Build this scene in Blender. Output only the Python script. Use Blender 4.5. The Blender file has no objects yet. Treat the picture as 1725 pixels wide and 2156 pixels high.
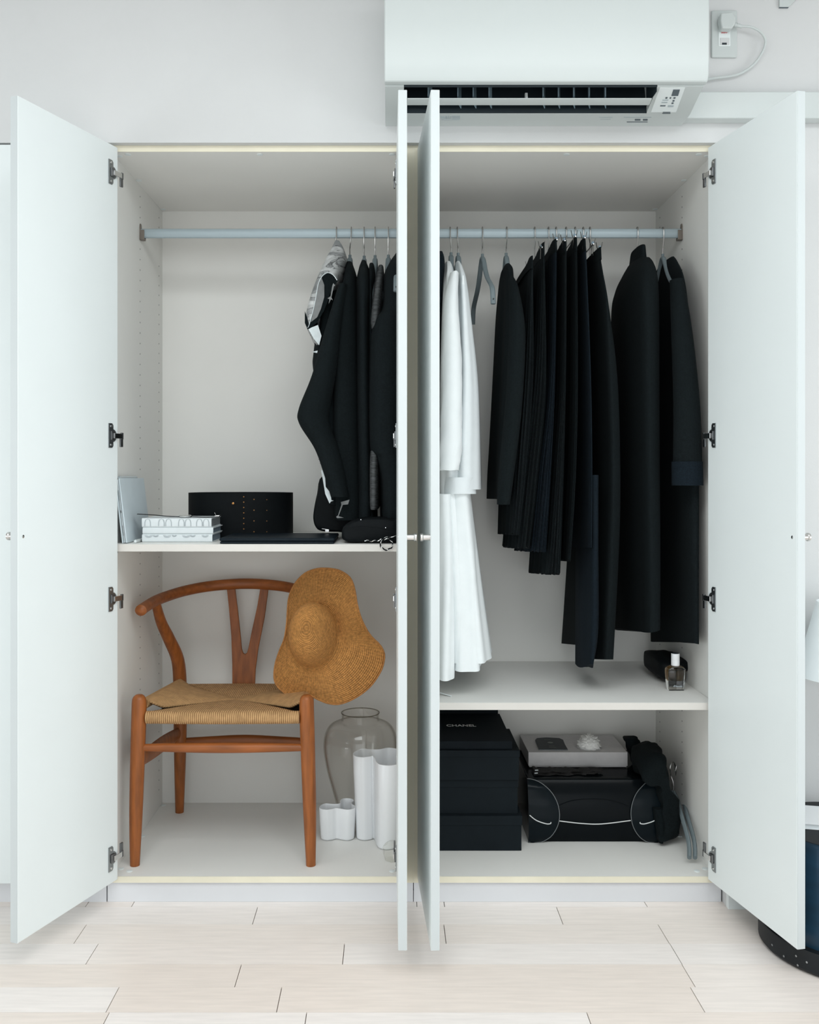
import bpy, math, random
from mathutils import Vector, Matrix, noise as mnoise
random.seed(7)
PI = math.pi
SC = bpy.context.scene
COL = SC.collection

# ------------------------------------------------------------------ camera, light, exposure
F, D, VX, VY, CZ = 2000.0, 2.6, 820.0, 1001.0, 1.17     # focal length in px, camera distance, horizon point, eye height
cam = bpy.data.objects.new('camera', bpy.data.cameras.new('camera'))
COL.objects.link(cam)
cam.location = (0, -D, CZ)
cam.rotation_euler = (PI / 2, 0, 0)
cam.data.sensor_fit = 'HORIZONTAL'
cam.data.sensor_width = 36.0
cam.data.lens = 36.0 * F / 1725.0
cam.data.shift_x = (862.5 - VX) / 1725.0
cam.data.shift_y = -(1078.0 - VY) / 1725.0
cam.data.clip_start = 0.05
SC.camera = cam

w = bpy.data.worlds.new('sky')
SC.world = w
w.use_nodes = True
w.node_tree.nodes['Background'].inputs[0].default_value = (0.80, 0.92, 1.0, 1)
w.node_tree.nodes['Background'].inputs[1].default_value = 1.0

def area_light(name, loc, rot, sx, sy, energy, color):
    l = bpy.data.lights.new(name, 'AREA')
    l.shape = 'RECTANGLE'; l.size = sx; l.size_y = sy; l.energy = energy; l.color = color
    o = bpy.data.objects.new(name, l); COL.objects.link(o)
    o.location = loc; o.rotation_euler = rot
    return o
area_light('right_window_daylight', (3.96, -2.5, 0.95), (0, PI / 2, 0), 1.7, 2.4, 50.0, (0.945, 0.995, 1.0))
area_light('left_window_daylight', (-3.56, -3.0, 0.95), (0, -PI / 2, 0), 1.7, 2.4, 50.0, (0.945, 0.995, 1.0))
area_light('balcony_daylight', (0.2, -4.86, 0.95), (PI / 2, 0, 0), 3.0, 1.7, 24.0, (0.99, 0.99, 0.98))
area_light('overhead_fill', (0.3, -2.0, 2.60), (0, 0, 0), 2.6, 1.5, 62.0, (0.96, 0.995, 0.99))  # added overhead fill to brighten floor and bottom panels; no skylight is known

SC.view_settings.view_transform = 'Standard'
SC.view_settings.look = 'None'
SC.view_settings.gamma = 1.0
SC.view_settings.use_curve_mapping = False
SC.view_settings.exposure = -0.20
SC.cycles.transparent_max_bounces = 24

# ------------------------------------------------------------------ measuring helpers (photo px at a known depth -> metres)
def sc(Y): return F / (D + Y)
def PX(px, Y): return (px - VX) / sc(Y)
def PZ(py, Y): return CZ + (VY - py) / sc(Y)
def P(px, py, Y): return Vector((PX(px, Y), Y, PZ(py, Y)))

# ------------------------------------------------------------------ materials
def srgb(r, g, b):
    f = lambda c: (c / 255 / 12.92) if c / 255 <= 0.04045 else ((c / 255 + 0.055) / 1.055) ** 2.4
    return (f(r), f(g), f(b))
MATS = {}
def mat(name, col, rough=0.5, metal=0.0, var=0.05, scale=20.0, stretch=(1, 1, 1), bump=0.0, bscale=None, spec=0.5, coat=0.0, sheen=0.0, detail=3.0):
    m = bpy.data.materials.new(name); m.use_nodes = True
    nt = m.node_tree; N = nt.nodes; L = nt.links
    b = N['Principled BSDF']
    b.inputs['Roughness'].default_value = rough
    b.inputs['Metallic'].default_value = metal
    b.inputs['Specular IOR Level'].default_value = spec
    b.inputs['Coat Weight'].default_value = coat
    b.inputs['Sheen Weight'].default_value = sheen
    tc = N.new('ShaderNodeTexCoord'); mp = N.new('ShaderNodeMapping'); mp.inputs['Scale'].default_value = stretch
    L.new(tc.outputs['Object'], mp.inputs['Vector'])
    nz = N.new('ShaderNodeTexNoise'); nz.inputs['Scale'].default_value = scale; nz.inputs['Detail'].default_value = detail
    L.new(mp.outputs['Vector'], nz.inputs['Vector'])
    cr = N.new('ShaderNodeValToRGB')
    a = [max(0, c * (1 - var)) for c in col]; z = [min(1, c * (1 + var)) for c in col]
    cr.color_ramp.elements[0].position = 0.3; cr.color_ramp.elements[1].position = 0.7
    cr.color_ramp.elements[0].color = (*a, 1); cr.color_ramp.elements[1].color = (*z, 1)
    L.new(nz.outputs['Fac'], cr.inputs['Fac']); L.new(cr.outputs['Color'], b.inputs['Base Color'])
    if bump:
        n2 = N.new('ShaderNodeTexNoise'); n2.inputs['Scale'].default_value = bscale or scale * 4; n2.inputs['Detail'].default_value = 4
        L.new(mp.outputs['Vector'], n2.inputs['Vector'])
        bp = N.new('ShaderNodeBump'); bp.inputs['Strength'].default_value = bump; bp.inputs['Distance'].default_value = 0.002
        L.new(n2.outputs['Fac'], bp.inputs['Height']); L.new(bp.outputs['Normal'], b.inputs['Normal'])
    MATS[name] = m
    return m

def mat_cord(name, col, dark, axis, period):
    m = mat(name, col, 0.75, var=0.16, scale=60, spec=0.2)
    nt = m.node_tree; N = nt.nodes; L = nt.links; b = N['Principled BSDF']
    tc = N.new('ShaderNodeTexCoord')
    wv = N.new('ShaderNodeTexWave'); wv.wave_type = 'BANDS'; wv.bands_direction = axis; wv.wave_profile = 'SIN'
    wv.inputs['Scale'].default_value = 2 * PI / (20.0 * period); wv.inputs['Distortion'].default_value = 0.25; wv.inputs['Detail'].default_value = 1; wv.inputs['Detail Scale'].default_value = 6
    L.new(tc.outputs['Object'], wv.inputs['Vector'])
    mx = N.new('ShaderNodeMix'); mx.data_type = 'RGBA'
    cr = [n for n in N if n.bl_idname == 'ShaderNodeValToRGB'][0]
    rp = N.new('ShaderNodeMapRange'); rp.inputs[1].default_value = 0.0; rp.inputs[2].default_value = 0.35
    L.new(wv.outputs['Fac'], rp.inputs[0]); L.new(rp.outputs[0], mx.inputs[0])
    mx.inputs[6].default_value = (*dark, 1); L.new(cr.outputs['Color'], mx.inputs[7]); L.new(mx.outputs[2], b.inputs['Base Color'])
    bp = N.new('ShaderNodeBump'); bp.inputs['Strength'].default_value = 0.8; bp.inputs['Distance'].default_value = 0.0015
    L.new(wv.outputs['Fac'], bp.inputs['Height']); L.new(bp.outputs['Normal'], b.inputs['Normal'])
    return m

def mat_straw(name):
    m = mat(name, srgb(204, 144, 80), 0.7, var=0.25, scale=140, spec=0.25)
    nt = m.node_tree; N = nt.nodes; L = nt.links; b = N['Principled BSDF']
    uv = N.new('ShaderNodeUVMap'); sp = N.new('ShaderNodeSeparateXYZ'); L.new(uv.outputs[0], sp.inputs[0])
    # concentric plait rows (u) with a chevron twist (v)
    mu = N.new('ShaderNodeMath'); mu.operation = 'MULTIPLY'; mu.inputs[1].default_value = 2 * PI * 50; L.new(sp.outputs[0], mu.inputs[0])
    si = N.new('ShaderNodeMath'); si.operation = 'SINE'; L.new(mu.outputs[0], si.inputs[0])
    mv = N.new('ShaderNodeMath'); mv.operation = 'MULTIPLY'; mv.inputs[1].default_value = 2 * PI * 130; L.new(sp.outputs[1], mv.inputs[0])
    ad = N.new('ShaderNodeMath'); ad.operation = 'ADD'; L.new(mv.outputs[0], ad.inputs[0]); 
    m2 = N.new('ShaderNodeMath'); m2.operation = 'MULTIPLY'; m2.inputs[1].default_value = 1.6; L.new(si.outputs[0], m2.inputs[0]); L.new(m2.outputs[0], ad.inputs[1])
    s2 = N.new('ShaderNodeMath'); s2.operation = 'SINE'; L.new(ad.outputs[0], s2.inputs[0])
    s3 = N.new('ShaderNodeMath'); s3.operation = 'MULTIPLY'; s3.inputs[1].default_value = 0.45; L.new(s2.outputs[0], s3.inputs[0])
    hh = N.new('ShaderNodeMath'); hh.operation = 'ADD'; L.new(si.outputs[0], hh.inputs[0]); L.new(s3.outputs[0], hh.inputs[1])
    bp = N.new('ShaderNodeBump'); bp.inputs['Strength'].default_value = 0.7; bp.inputs['Distance'].default_value = 0.0016
    L.new(hh.outputs[0], bp.inputs['Height']); L.new(bp.outputs['Normal'], b.inputs['Normal'])
    mx = N.new('ShaderNodeMix'); mx.data_type = 'RGBA'; mx.blend_type = 'MULTIPLY'
    cr = [n for n in N if n.bl_idname == 'ShaderNodeValToRGB'][0]
    rp = N.new('ShaderNodeMapRange'); rp.inputs[1].default_value = -1.4; rp.inputs[2].default_value = 0.2; rp.inputs[3].default_value = 0.58; rp.inputs[4].default_value = 1.0
    L.new(hh.outputs[0], rp.inputs[0]); mx.inputs[0].default_value = 1.0
    L.new(cr.outputs['Color'], mx.inputs[6]); L.new(rp.outputs[0], mx.inputs[7]); L.new(mx.outputs[2], b.inputs['Base Color'])
    return m

def mat_glass(name, tint, edge):
    m = bpy.data.materials.new(name); m.use_nodes = True
    nt = m.node_tree; N = nt.nodes; L = nt.links
    N.remove(N['Principled BSDF']); out = N['Material Output']
    tr = N.new('ShaderNodeBsdfTransparent'); gl = N.new('ShaderNodeBsdfGlossy'); gl.inputs['Roughness'].default_value = 0.03
    lw = N.new('ShaderNodeLayerWeight'); lw.inputs['Blend'].default_value = 0.25
    cr = N.new('ShaderNodeValToRGB'); cr.color_ramp.elements[0].color = (*tint, 1); cr.color_ramp.elements[1].color = (*edge, 1)
    cr.color_ramp.elements[0].position = 0.35
    L.new(lw.outputs['Facing'], cr.inputs['Fac']); L.new(cr.outputs['Color'], tr.inputs['Color'])
    lf = N.new('ShaderNodeLayerWeight'); lf.inputs['Blend'].default_value = 0.5
    pw = N.new('ShaderNodeMath'); pw.operation = 'POWER'; pw.inputs[1].default_value = 4.0; L.new(lf.outputs['Facing'], pw.inputs[0])
    fr = N.new('ShaderNodeMath'); fr.operation = 'MULTIPLY_ADD'; fr.inputs[1].default_value = 0.6; fr.inputs[2].default_value = 0.03; L.new(pw.outputs[0], fr.inputs[0])
    mx = N.new('ShaderNodeMixShader'); L.new(fr.outputs[0], mx.inputs[0]); L.new(tr.outputs[0], mx.inputs[1]); L.new(gl.outputs[0], mx.inputs[2])
    L.new(mx.outputs[0], out.inputs[0])
    MATS[name] = m
    return m

def mat_crystal(name, col):
    m = mat(name, col, 0.0, var=0.0)
    b = m.node_tree.nodes['Principled BSDF']; b.inputs['Transmission Weight'].default_value = 1.0; b.inputs['IOR'].default_value = 1.48
    return m

def mat_silk(name):
    m = mat(name, (0.5, 0.5, 0.5), 0.45, var=0.1, scale=20)
    nt = m.node_tree; N = nt.nodes; L = nt.links; b = N['Principled BSDF']
    tc = N.new('ShaderNodeTexCoord'); mp = N.new('ShaderNodeMapping'); mp.inputs['Rotation'].default_value = (0, 0.5, 0)
    mp.inputs['Scale'].default_value = (1, 0.4, 1.6)
    L.new(tc.outputs['Object'], mp.inputs['Vector'])
    nz = N.new('ShaderNodeTexNoise'); nz.inputs['Scale'].default_value = 16; nz.inputs['Detail'].default_value = 5; nz.inputs['Distortion'].default_value = 1.4
    L.new(mp.outputs[0], nz.inputs['Vector'])
    cr = N.new('ShaderNodeValToRGB'); e = cr.color_ramp.elements
    e[0].position = 0.30; e[0].color = (0.16, 0.17, 0.175, 1); e[1].position = 0.62; e[1].color = (0.62, 0.63, 0.63, 1)
    q = e.new(0.45); q.color = (0.34, 0.35, 0.355, 1)
    q = e.new(0.485); q.color = (0.03, 0.032, 0.035, 1)
    q = e.new(0.50); q.color = (0.40, 0.41, 0.41, 1)
    L.new(nz.outputs['Fac'], cr.inputs['Fac']); L.new(cr.outputs['Color'], b.inputs['Base Color'])
    return m

WHITE = srgb(232, 236, 236)
M_wall = mat('wall_paint', srgb(211, 212, 212), 0.75, var=0.012, scale=6, bump=0.08, bscale=260, spec=0.25)
M_door = mat('door_white', srgb(230, 236, 236), 0.42, var=0.008, scale=5, spec=0.4)
M_in = mat('interior_white', srgb(237, 236, 232), 0.5, var=0.012, scale=5, bump=0.03, bscale=500, spec=0.35)
M_dedge = mat('door_edge_dimmed', srgb(196, 202, 203), 0.5, var=0.01, scale=5)  # darker than the door paint to offset the strong frontal light
M_kick = mat('kick_white', srgb(216, 217, 220), 0.5, var=0.012, scale=5)
M_cream = mat('cream_edge', srgb(233, 227, 206), 0.6, var=0.04, scale=9)
M_shelfedge = mat('shelf_edge', srgb(216, 212, 206), 0.5, var=0.02, scale=9)
M_plank = [mat('plank_%d' % i, c, 0.32, var=0.05, scale=7, stretch=(1.2, 14, 1), spec=0.4, detail=5) for i, c in enumerate(
    [srgb(238, 228, 221), srgb(234, 222, 213), srgb(240, 232, 227)])]
M_gap = mat('joint_dark', srgb(96, 80, 70), 0.8)
M_ac = mat('ac_plastic', srgb(200, 206, 205), 0.35, var=0.006, scale=8, spec=0.45)
M_acdark = mat('ac_cavity', srgb(26, 38, 44), 0.6)
M_vane = mat('ac_vane', srgb(120, 140, 150), 0.5)
M_ink = mat('print_ink', srgb(90, 100, 106), 0.6)
M_inkl = mat('print_light', srgb(176, 186, 190), 0.6)
M_red = mat('print_red', srgb(210, 84, 90), 0.6)
M_hole = mat('pin_hole_dark', srgb(58, 62, 62), 0.8)
M_chrome = mat('chrome', (0.75, 0.75, 0.74), 0.18, 1.0, var=0.03)
M_clip = mat('clip_chrome', (0.50, 0.49, 0.47), 0.25, 1.0, var=0.04)
M_steel = mat('steel_dark', (0.20, 0.205, 0.21), 0.35, 1.0, var=0.06)
M_steel2 = mat('hinge_steel', (0.33, 0.35, 0.36), 0.35, 1.0, var=0.05)
M_knob = mat('brushed_knob', (0.62, 0.60, 0.58), 0.28, 1.0, var=0.04)
M_rail = mat('rail_alu', srgb(164, 178, 184), 0.45, 0.2, var=0.05, scale=10, stretch=(0.3, 60, 60))
M_brkt = mat('bracket_metal', srgb(120, 112, 104), 0.45, 0.4)
M_hang = mat('hanger_grey', srgb(112, 124, 128), 0.6, var=0.05)
M_wire = mat('hook_wire', (0.42, 0.41, 0.40), 0.25, 1.0)
M_ball = mat('clip_ball', srgb(122, 142, 156), 0.5)
def cloth(name, c, var=0.25, rough=0.95, sheen=0.0):
    return mat(name, c, rough, var=var, scale=220, bump=0.15, bscale=900, spec=0.12, sheen=sheen)
M_bk = cloth('black_wool', (0.0058, 0.0086, 0.0096))
M_bk2 = cloth('black_cotton', (0.0068, 0.0098, 0.0110))
M_bk3 = cloth('black_crepe', (0.0046, 0.0074, 0.0084))
M_nv = cloth('navy_twill', (0.0066, 0.0112, 0.0160))
M_gy = mat('grey_heather', (0.075, 0.08, 0.082), 0.95, var=0.5, scale=40, stretch=(1, 1, 9), bump=0.2, bscale=400, spec=0.1)
M_wh = mat('white_cotton', srgb(236, 241, 242), 0.85, var=0.015, scale=30, bump=0.1, bscale=300, spec=0.15)
M_wh2 = mat('white_linen', srgb(228, 234, 236), 0.85, var=0.02, scale=30, bump=0.12, bscale=250, spec=0.15)
M_silk = mat_silk('printed_silk')
M_print = mat('print_white', srgb(206, 214, 216), 0.6, var=0.12, scale=40)
M_print2 = mat('print_grey', srgb(112, 114, 114), 0.6, var=0.2, scale=40)
M_wood = mat('oiled_wood', srgb(150, 86, 40), 0.42, var=0.28, scale=26, stretch=(3, 3, 0.35), spec=0.4, detail=6)
M_woodx = mat('oiled_wood_cross', srgb(148, 84, 39), 0.42, var=0.26, scale=26, stretch=(0.35, 3, 3), spec=0.4, detail=6)
M_cordx = mat_cord('paper_cord_lengthwise', srgb(198, 158, 112), srgb(120, 84, 50), 'X', 0.0058)
M_cordy = mat_cord('paper_cord_crosswise', srgb(196, 156, 110), srgb(150, 112, 72), 'Y', 0.0050)
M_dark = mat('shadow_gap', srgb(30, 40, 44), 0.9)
M_straw = mat_straw('straw_plait')
M_glass = mat_glass('clear_glass', (0.985, 0.982, 0.975), (0.55, 0.50, 0.43))
M_glass2 = mat_glass('crystal_glass', (0.97, 0.97, 0.955), (0.72, 0.71, 0.67))
M_cer = mat('white_ceramic', srgb(238, 240, 242), 0.3, var=0.008, spec=0.5)
M_liq = mat_glass('perfume_liquid', (0.62, 0.50, 0.30), (0.45, 0.34, 0.18))
M_box = mat('black_card', (0.0070, 0.0108, 0.0138), 0.7, var=0.08, spec=0.12)
M_boxn = mat('black_blue_card', (0.0070, 0.0105, 0.0140), 0.7, var=0.08, spec=0.12)
M_gbox = mat('grey_card', srgb(200, 198, 199), 0.6, var=0.03, scale=60, spec=0.3)
M_pat = mat('patent_black', (0.0045, 0.0062, 0.0075), 0.16, var=0.05, spec=0.07)
M_pat2 = mat('patent_black_teal', (0.005, 0.0085, 0.011), 0.16, var=0.05, spec=0.09)
M_pipe = mat('white_piping', srgb(222, 224, 224), 0.4)
M_pipeg = mat('grey_piping', srgb(120, 124, 126), 0.4)
M_lea = mat('black_leather', (0.0055, 0.0070, 0.0080), 0.6, var=0.1, scale=90, bump=0.1, bscale=500, spec=0.10)
M_navyl = mat('navy_leather', (0.006, 0.011, 0.016), 0.5, var=0.1, scale=60, spec=0.14)
M_gold = mat('gold_stud', srgb(196, 140, 84), 0.35, 0.8)
M_tab = mat('tablet_cover', srgb(206, 218, 224), 0.55, var=0.02)
M_tabe = mat('tablet_edge', srgb(190, 198, 202), 0.35, 0.3)
M_paper = mat('book_cloth', srgb(222, 228, 230), 0.65, var=0.02, scale=50)
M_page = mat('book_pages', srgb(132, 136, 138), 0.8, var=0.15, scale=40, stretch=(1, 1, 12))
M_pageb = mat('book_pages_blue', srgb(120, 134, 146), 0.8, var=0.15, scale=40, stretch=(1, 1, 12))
M_dots = mat('book_dots', srgb(170, 178, 182), 0.7)
M_pot = mat('navy_lacquer', srgb(12, 46, 66), 0.38, var=0.35, scale=7, stretch=(1, 1, 2.5), spec=0.35)
M_potb = mat('black_band', (0.006, 0.008, 0.010), 0.55, spec=0.3)
M_shade = mat('lamp_shade', srgb(240, 245, 247), 0.7, var=0.01)
M_emb = mat('passport_gold', srgb(92, 96, 94), 0.5)
M_pass = mat('passport_cover', srgb(26, 34, 40), 0.55, spec=0.35)
M_petal = mat('petal_white', srgb(240, 240, 238), 0.8, var=0.02)
M_lace = mat('black_lace', (0.011, 0.010, 0.010), 0.9, var=0.5, scale=300)

# ------------------------------------------------------------------ mesh building
class MB:
    def __init__(s, xf=None): s.v = []; s.f = []; s.uv = {}; s.xf = xf
    def add(s, vs, fs):
        o = len(s.v)
        s.v += [tuple(s.xf(Vector(p))) if s.xf else tuple(p) for p in vs]
        s.f += [tuple(i + o for i in f) for f in fs]
        return s
    def box(s, x0, x1, y0, y1, z0, z1):
        vs = [(x, y, z) for z in (z0, z1) for y in (y0, y1) for x in (x0, x1)]
        return s.add(vs, [(0, 2, 3, 1), (4, 5, 7, 6), (0, 1, 5, 4), (2, 6, 7, 3), (0, 4, 6, 2), (1, 3, 7, 5)])
    def loft(s, rings, c0=True, c1=True, closed=True):
        n = len(rings[0]); vs = [p for r in rings for p in r]; fs = []
        for i in range(len(rings) - 1):
            for j in range(n if closed else n - 1):
                k = (j + 1) % n
                fs.append((i * n + j, i * n + k, (i + 1) * n + k, (i + 1) * n + j))
        if c0: fs.append(tuple(range(n))[::-1])
        if c1: fs.append(tuple((len(rings) - 1) * n + j for j in range(n)))
        return s.add(vs, fs)
    def tube(s, pts, r, n=8, closed=False, caps=True, up=None):
        pts = [Vector(p) for p in pts]; m = len(pts)
        rr = r if isinstance(r, (list, tuple)) and len(r) == m else [r] * m
        rr = [(q, q) if not isinstance(q, (list, tuple)) else q for q in rr]
        T = []
        for i in range(m):
            a = pts[(i - 1) % m] if (closed or i) else pts[0]; b = pts[(i + 1) % m] if (closed or i < m - 1) else pts[-1]
            t = (b - a); T.append(t.normalized() if t.length > 1e-9 else Vector((0, 0, 1)))
        u = Vector(up) if up else (Vector((0, 0, 1)) if abs(T[0].z) < 0.9 else Vector((0, 1, 0)))
        rings = []
        for i in range(m):
            u = (u - T[i] * u.dot(T[i]));
            u = u.normalized() if u.length > 1e-6 else T[i].orthogonal().normalized()
            v = T[i].cross(u); ra, rb = rr[i]
            rings.append([pts[i] + u * (ra * math.cos(2 * PI * k / n)) + v * (rb * math.sin(2 * PI * k / n)) for k in range(n)])
            if up: u = Vector(up)
        if closed: rings.append(rings[0])
        return s.loft(rings, caps and not closed, caps and not closed)
    def lathe(s, prof, c=(0, 0, 0), n=32, cap=True, axis='z'):
        rings = []
        for (r, z) in prof:
            ring = []
            for k in range(n):
                a = 2 * PI * k / n; x, y = r * math.cos(a), r * math.sin(a)
                q = {'z': (x, y, z), 'y': (x, z, y), 'x': (z, x, y)}[axis]
                ring.append((c[0] + q[0], c[1] + q[1], c[2] + q[2]))
            rings.append(ring)
        return s.loft(rings, cap, cap)
    def prism(s, poly, off):
        off = Vector(off); a = [Vector(p) for p in poly]
        return s.loft([a, [p + off for p in a]])
    def build(s, name, m, parent=None, smooth=40, bevel=0.0, seg=2, recalc=True):
        me = bpy.data.meshes.new(name); me.from_pydata(s.v, [], s.f); me.validate()
        if recalc:
            import bmesh
            bm = bmesh.new(); bm.from_mesh(me); bmesh.ops.recalc_face_normals(bm, faces=bm.faces); bm.to_mesh(me); bm.free()
        for mm in (m if isinstance(m, list) else [m]): me.materials.append(mm)
        if smooth:
            me.polygons.foreach_set('use_smooth', [True] * len(me.polygons))
            me.set_sharp_from_angle(angle=math.radians(smooth))
        o = bpy.data.objects.new(name, me); COL.objects.link(o)
        if bevel:
            b = o.modifiers.new('bevel', 'BEVEL'); b.width = bevel; b.segments = seg; b.limit_method = 'ANGLE'; b.angle_limit = math.radians(35)
        if parent is not None: attach(o, parent)
        return o
def attach(o, parent):
    o.parent = parent
    if parent.type == 'EMPTY': o.matrix_parent_inverse = Matrix.Translation(parent.location).inverted()
def tag(o, label, cat, group=None):
    o['label'] = label; o['category'] = cat
    if group: o['group'] = group
    return o
def thing(name, label, cat, loc, group=None):
    o = bpy.data.objects.new(name, None); COL.objects.link(o); o.location = loc; o.empty_display_size = 0.05
    return tag(o, label, cat, group)
def struct(o): o['kind'] = 'structure'; return o
def B(x0, x1, y0, y1, z0, z1): return MB().box(x0, x1, y0, y1, z0, z1)
def lerp(a, b, t): return a + (b - a) * t
def catmull(pts, n=6, closed=False):
    pts = [Vector(p) for p in pts]; m = len(pts); out = []
    for i in range(m if closed else m - 1):
        g = lambda k: pts[k % m] if closed else pts[max(0, min(m - 1, k))]
        p0, p1, p2, p3 = g(i - 1), g(i), g(i + 1), g(i + 2)
        for k in range(n):
            t = k / n
            out.append(0.5 * ((2 * p1) + (p2 - p0) * t + (2 * p0 - 5 * p1 + 4 * p2 - p3) * t * t + (3 * p1 - p0 - 3 * p2 + p3) * t ** 3))
    if not closed: out.append(pts[-1])
    return out
def text_mesh(name, body, size, loc, rot, m, parent, width=None, extrude=0.0002):
    c = bpy.data.curves.new(name, 'FONT'); c.body = body; c.size = size; c.extrude = extrude; c.offset = size * 0.018; c.align_x = 'CENTER'; c.align_y = 'CENTER'
    t = bpy.data.objects.new(name + '_tmp', c); COL.objects.link(t)
    dg = bpy.context.evaluated_depsgraph_get(); me = bpy.data.meshes.new_from_object(t.evaluated_get(dg))
    bpy.data.objects.remove(t)
    xs = [v.co.x for v in me.vertices]; k = (width / (max(xs) - min(xs))) if width else 1
    R = Matrix.Translation(loc) @ rot.to_4x4() @ Matrix.Diagonal((k, 1, 1, 1))
    me.transform(R); me.materials.clear(); me.materials.append(m)
    o = bpy.data.objects.new(name, me); COL.objects.link(o)
    if parent: attach(o, parent)
    return o

# ------------------------------------------------------------------ the room shell
WY = -0.022                      # face of the wall round the built-in wardrobes
RX0, RX1, RY, RZ = -3.6, 4.0, -4.9, 2.62
OX0, OX1, OZ = -1.62, 0.915, 2.073
mb = B(RX0, RX1, WY, 0.62, OZ, RZ)
struct(mb.build('wall_back', M_wall, smooth=0))
struct(B(OX1, RX1, WY, 0.62, 0, OZ).build('wall_back_right', M_wall, smooth=0))
struct(B(RX0, OX0, WY, 0.62, 0, OZ).build('wall_back_left', M_wall, smooth=0))
def side_wall(name, wname, x0, x1, ya, yb):
    mb = B(x0, x1, RY, ya, 0, RZ); mb.box(x0, x1, yb, 0.62, 0, RZ); mb.box(x0, x1, ya, yb, 0, 0.06); mb.box(x0, x1, ya, yb, 1.85, RZ)
    struct(mb.build(name, M_wall, smooth=0))
    mb = MB()
    for y_ in (ya, (ya + yb) / 2 - 0.02, yb - 0.04): mb.box(x0 + 0.03, x1 - 0.03, y_, y_ + 0.04, 0.06, 1.85)
    struct(mb.build(wname, M_door, smooth=0))
side_wall('wall_left', 'window_3', RX0 - 0.1, RX0, -4.25, -1.75)
side_wall('wall_right', 'window_2', RX1, RX1 + 0.1, -3.75, -1.25)
mb = B(RX0 - 0.1, RX1 + 0.1, -1.2, 0.62, RZ, RZ + 0.1); mb.box(RX0 - 0.1, RX1 + 0.1, RY - 0.1, -2.8, RZ, RZ + 0.1)
mb.box(RX0 - 0.1, -1.05, -2.8, -1.2, RZ, RZ + 0.1); mb.box(1.65, RX1 + 0.1, -2.8, -1.2, RZ, RZ + 0.1)
struct(mb.build('ceiling', M_wall, smooth=0))
mb = MB()
for x_ in (-1.05, 0.28, 1.61): mb.box(x_, x_ + 0.04, -2.8, -1.2, RZ + 0.02, RZ + 0.06)
struct(mb.build('added_roof_window', M_door, smooth=0))  # bars across the added ceiling opening that serves the overhead fill
mb = B(RX0, -1.35, RY - 0.1, RY, 0, RZ); mb.box(1.75, RX1, RY - 0.1, RY, 0, RZ); mb.box(-1.35, 1.75, RY - 0.1, RY, 1.85, RZ); mb.box(-1.35, 1.75, RY - 0.1, RY, 0, 0.1)
struct(mb.build('wall_front', M_wall, smooth=0))
mb = MB()
for x in (-1.35, 0.18, 1.71): mb.box(x, x + 0.04, RY - 0.07, RY - 0.02, 0.1, 1.85)
mb.box(-1.35, 1.75, RY - 0.07, RY - 0.02, 0.1, 0.14); mb.box(-1.35, 1.75, RY - 0.07, RY - 0.02, 1.81, 1.85)
struct(mb.build('window_1', M_door, smooth=0))

fl = struct(B(RX0 - 0.1, RX1 + 0.1, RY - 0.1, 0.64, -0.06, -0.004).build('floor', M_gap, smooth=0))
rows = [(0.078, -0.024, [0.075, 0.70, -0.7]), (-0.024, -0.125, [-0.357, 0.453]), (-0.125, -0.226, [-0.789, 0.142, 0.70]),
        (-0.226, -0.327, [-0.727, -0.112, 0.701]), (-0.327, -0.428, [-0.354, 0.70]), (-0.428, -0.53, [-0.618, -0.246, 0.688]),
        (-0.53, -0.632, [-0.61, -0.18, 0.43]), (-0.632, -0.734, [-0.4, 0.3]), (-0.734, -0.836, [-0.75, 0.1, 0.6])]
g = 0.0006
for (ya, yb, js) in rows:
    xs = [RX0] + sorted([js[0] - 0.9] + js + [js[-1] + 0.85]) + [RX1]
    xs = sorted(set(xs))
    for i in range(len(xs) - 1):
        if xs[i + 1] - xs[i] < 0.05: continue
        ge = 0.0009
        B(xs[i] + ge, xs[i + 1] - ge, yb + g * 0.5, ya - g * 0.5, -0.004, random.uniform(-0.0001, 0.0001)).build('plank', random.choice(M_plank), fl, smooth=0)
mb = MB(); y = -0.836
while y > RY:
    x = RX0 - random.uniform(0, 0.8)
    while x < RX1:
        x2 = x + random.choice((0.6, 0.9, 0.9))
        mb.box(max(x, RX0) + g, min(x2, RX1) - g, max(y - 0.101, RY) + g, y - g, -0.004, 0); x = x2
    y -= 0.101
o = mb.build('plank_field', M_plank[2], fl, smooth=0); o['kind'] = 'stuff'
mb = B(OX1 - 0.001, RX1, -0.040, WY - 0.0005, 0.0, 0.058); mb.box(OX1 - 0.001, RX1, -0.036, WY - 0.0005, 0.058, 0.064)
struct(mb.build('baseboard_right', M_door, bevel=0.001))

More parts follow.
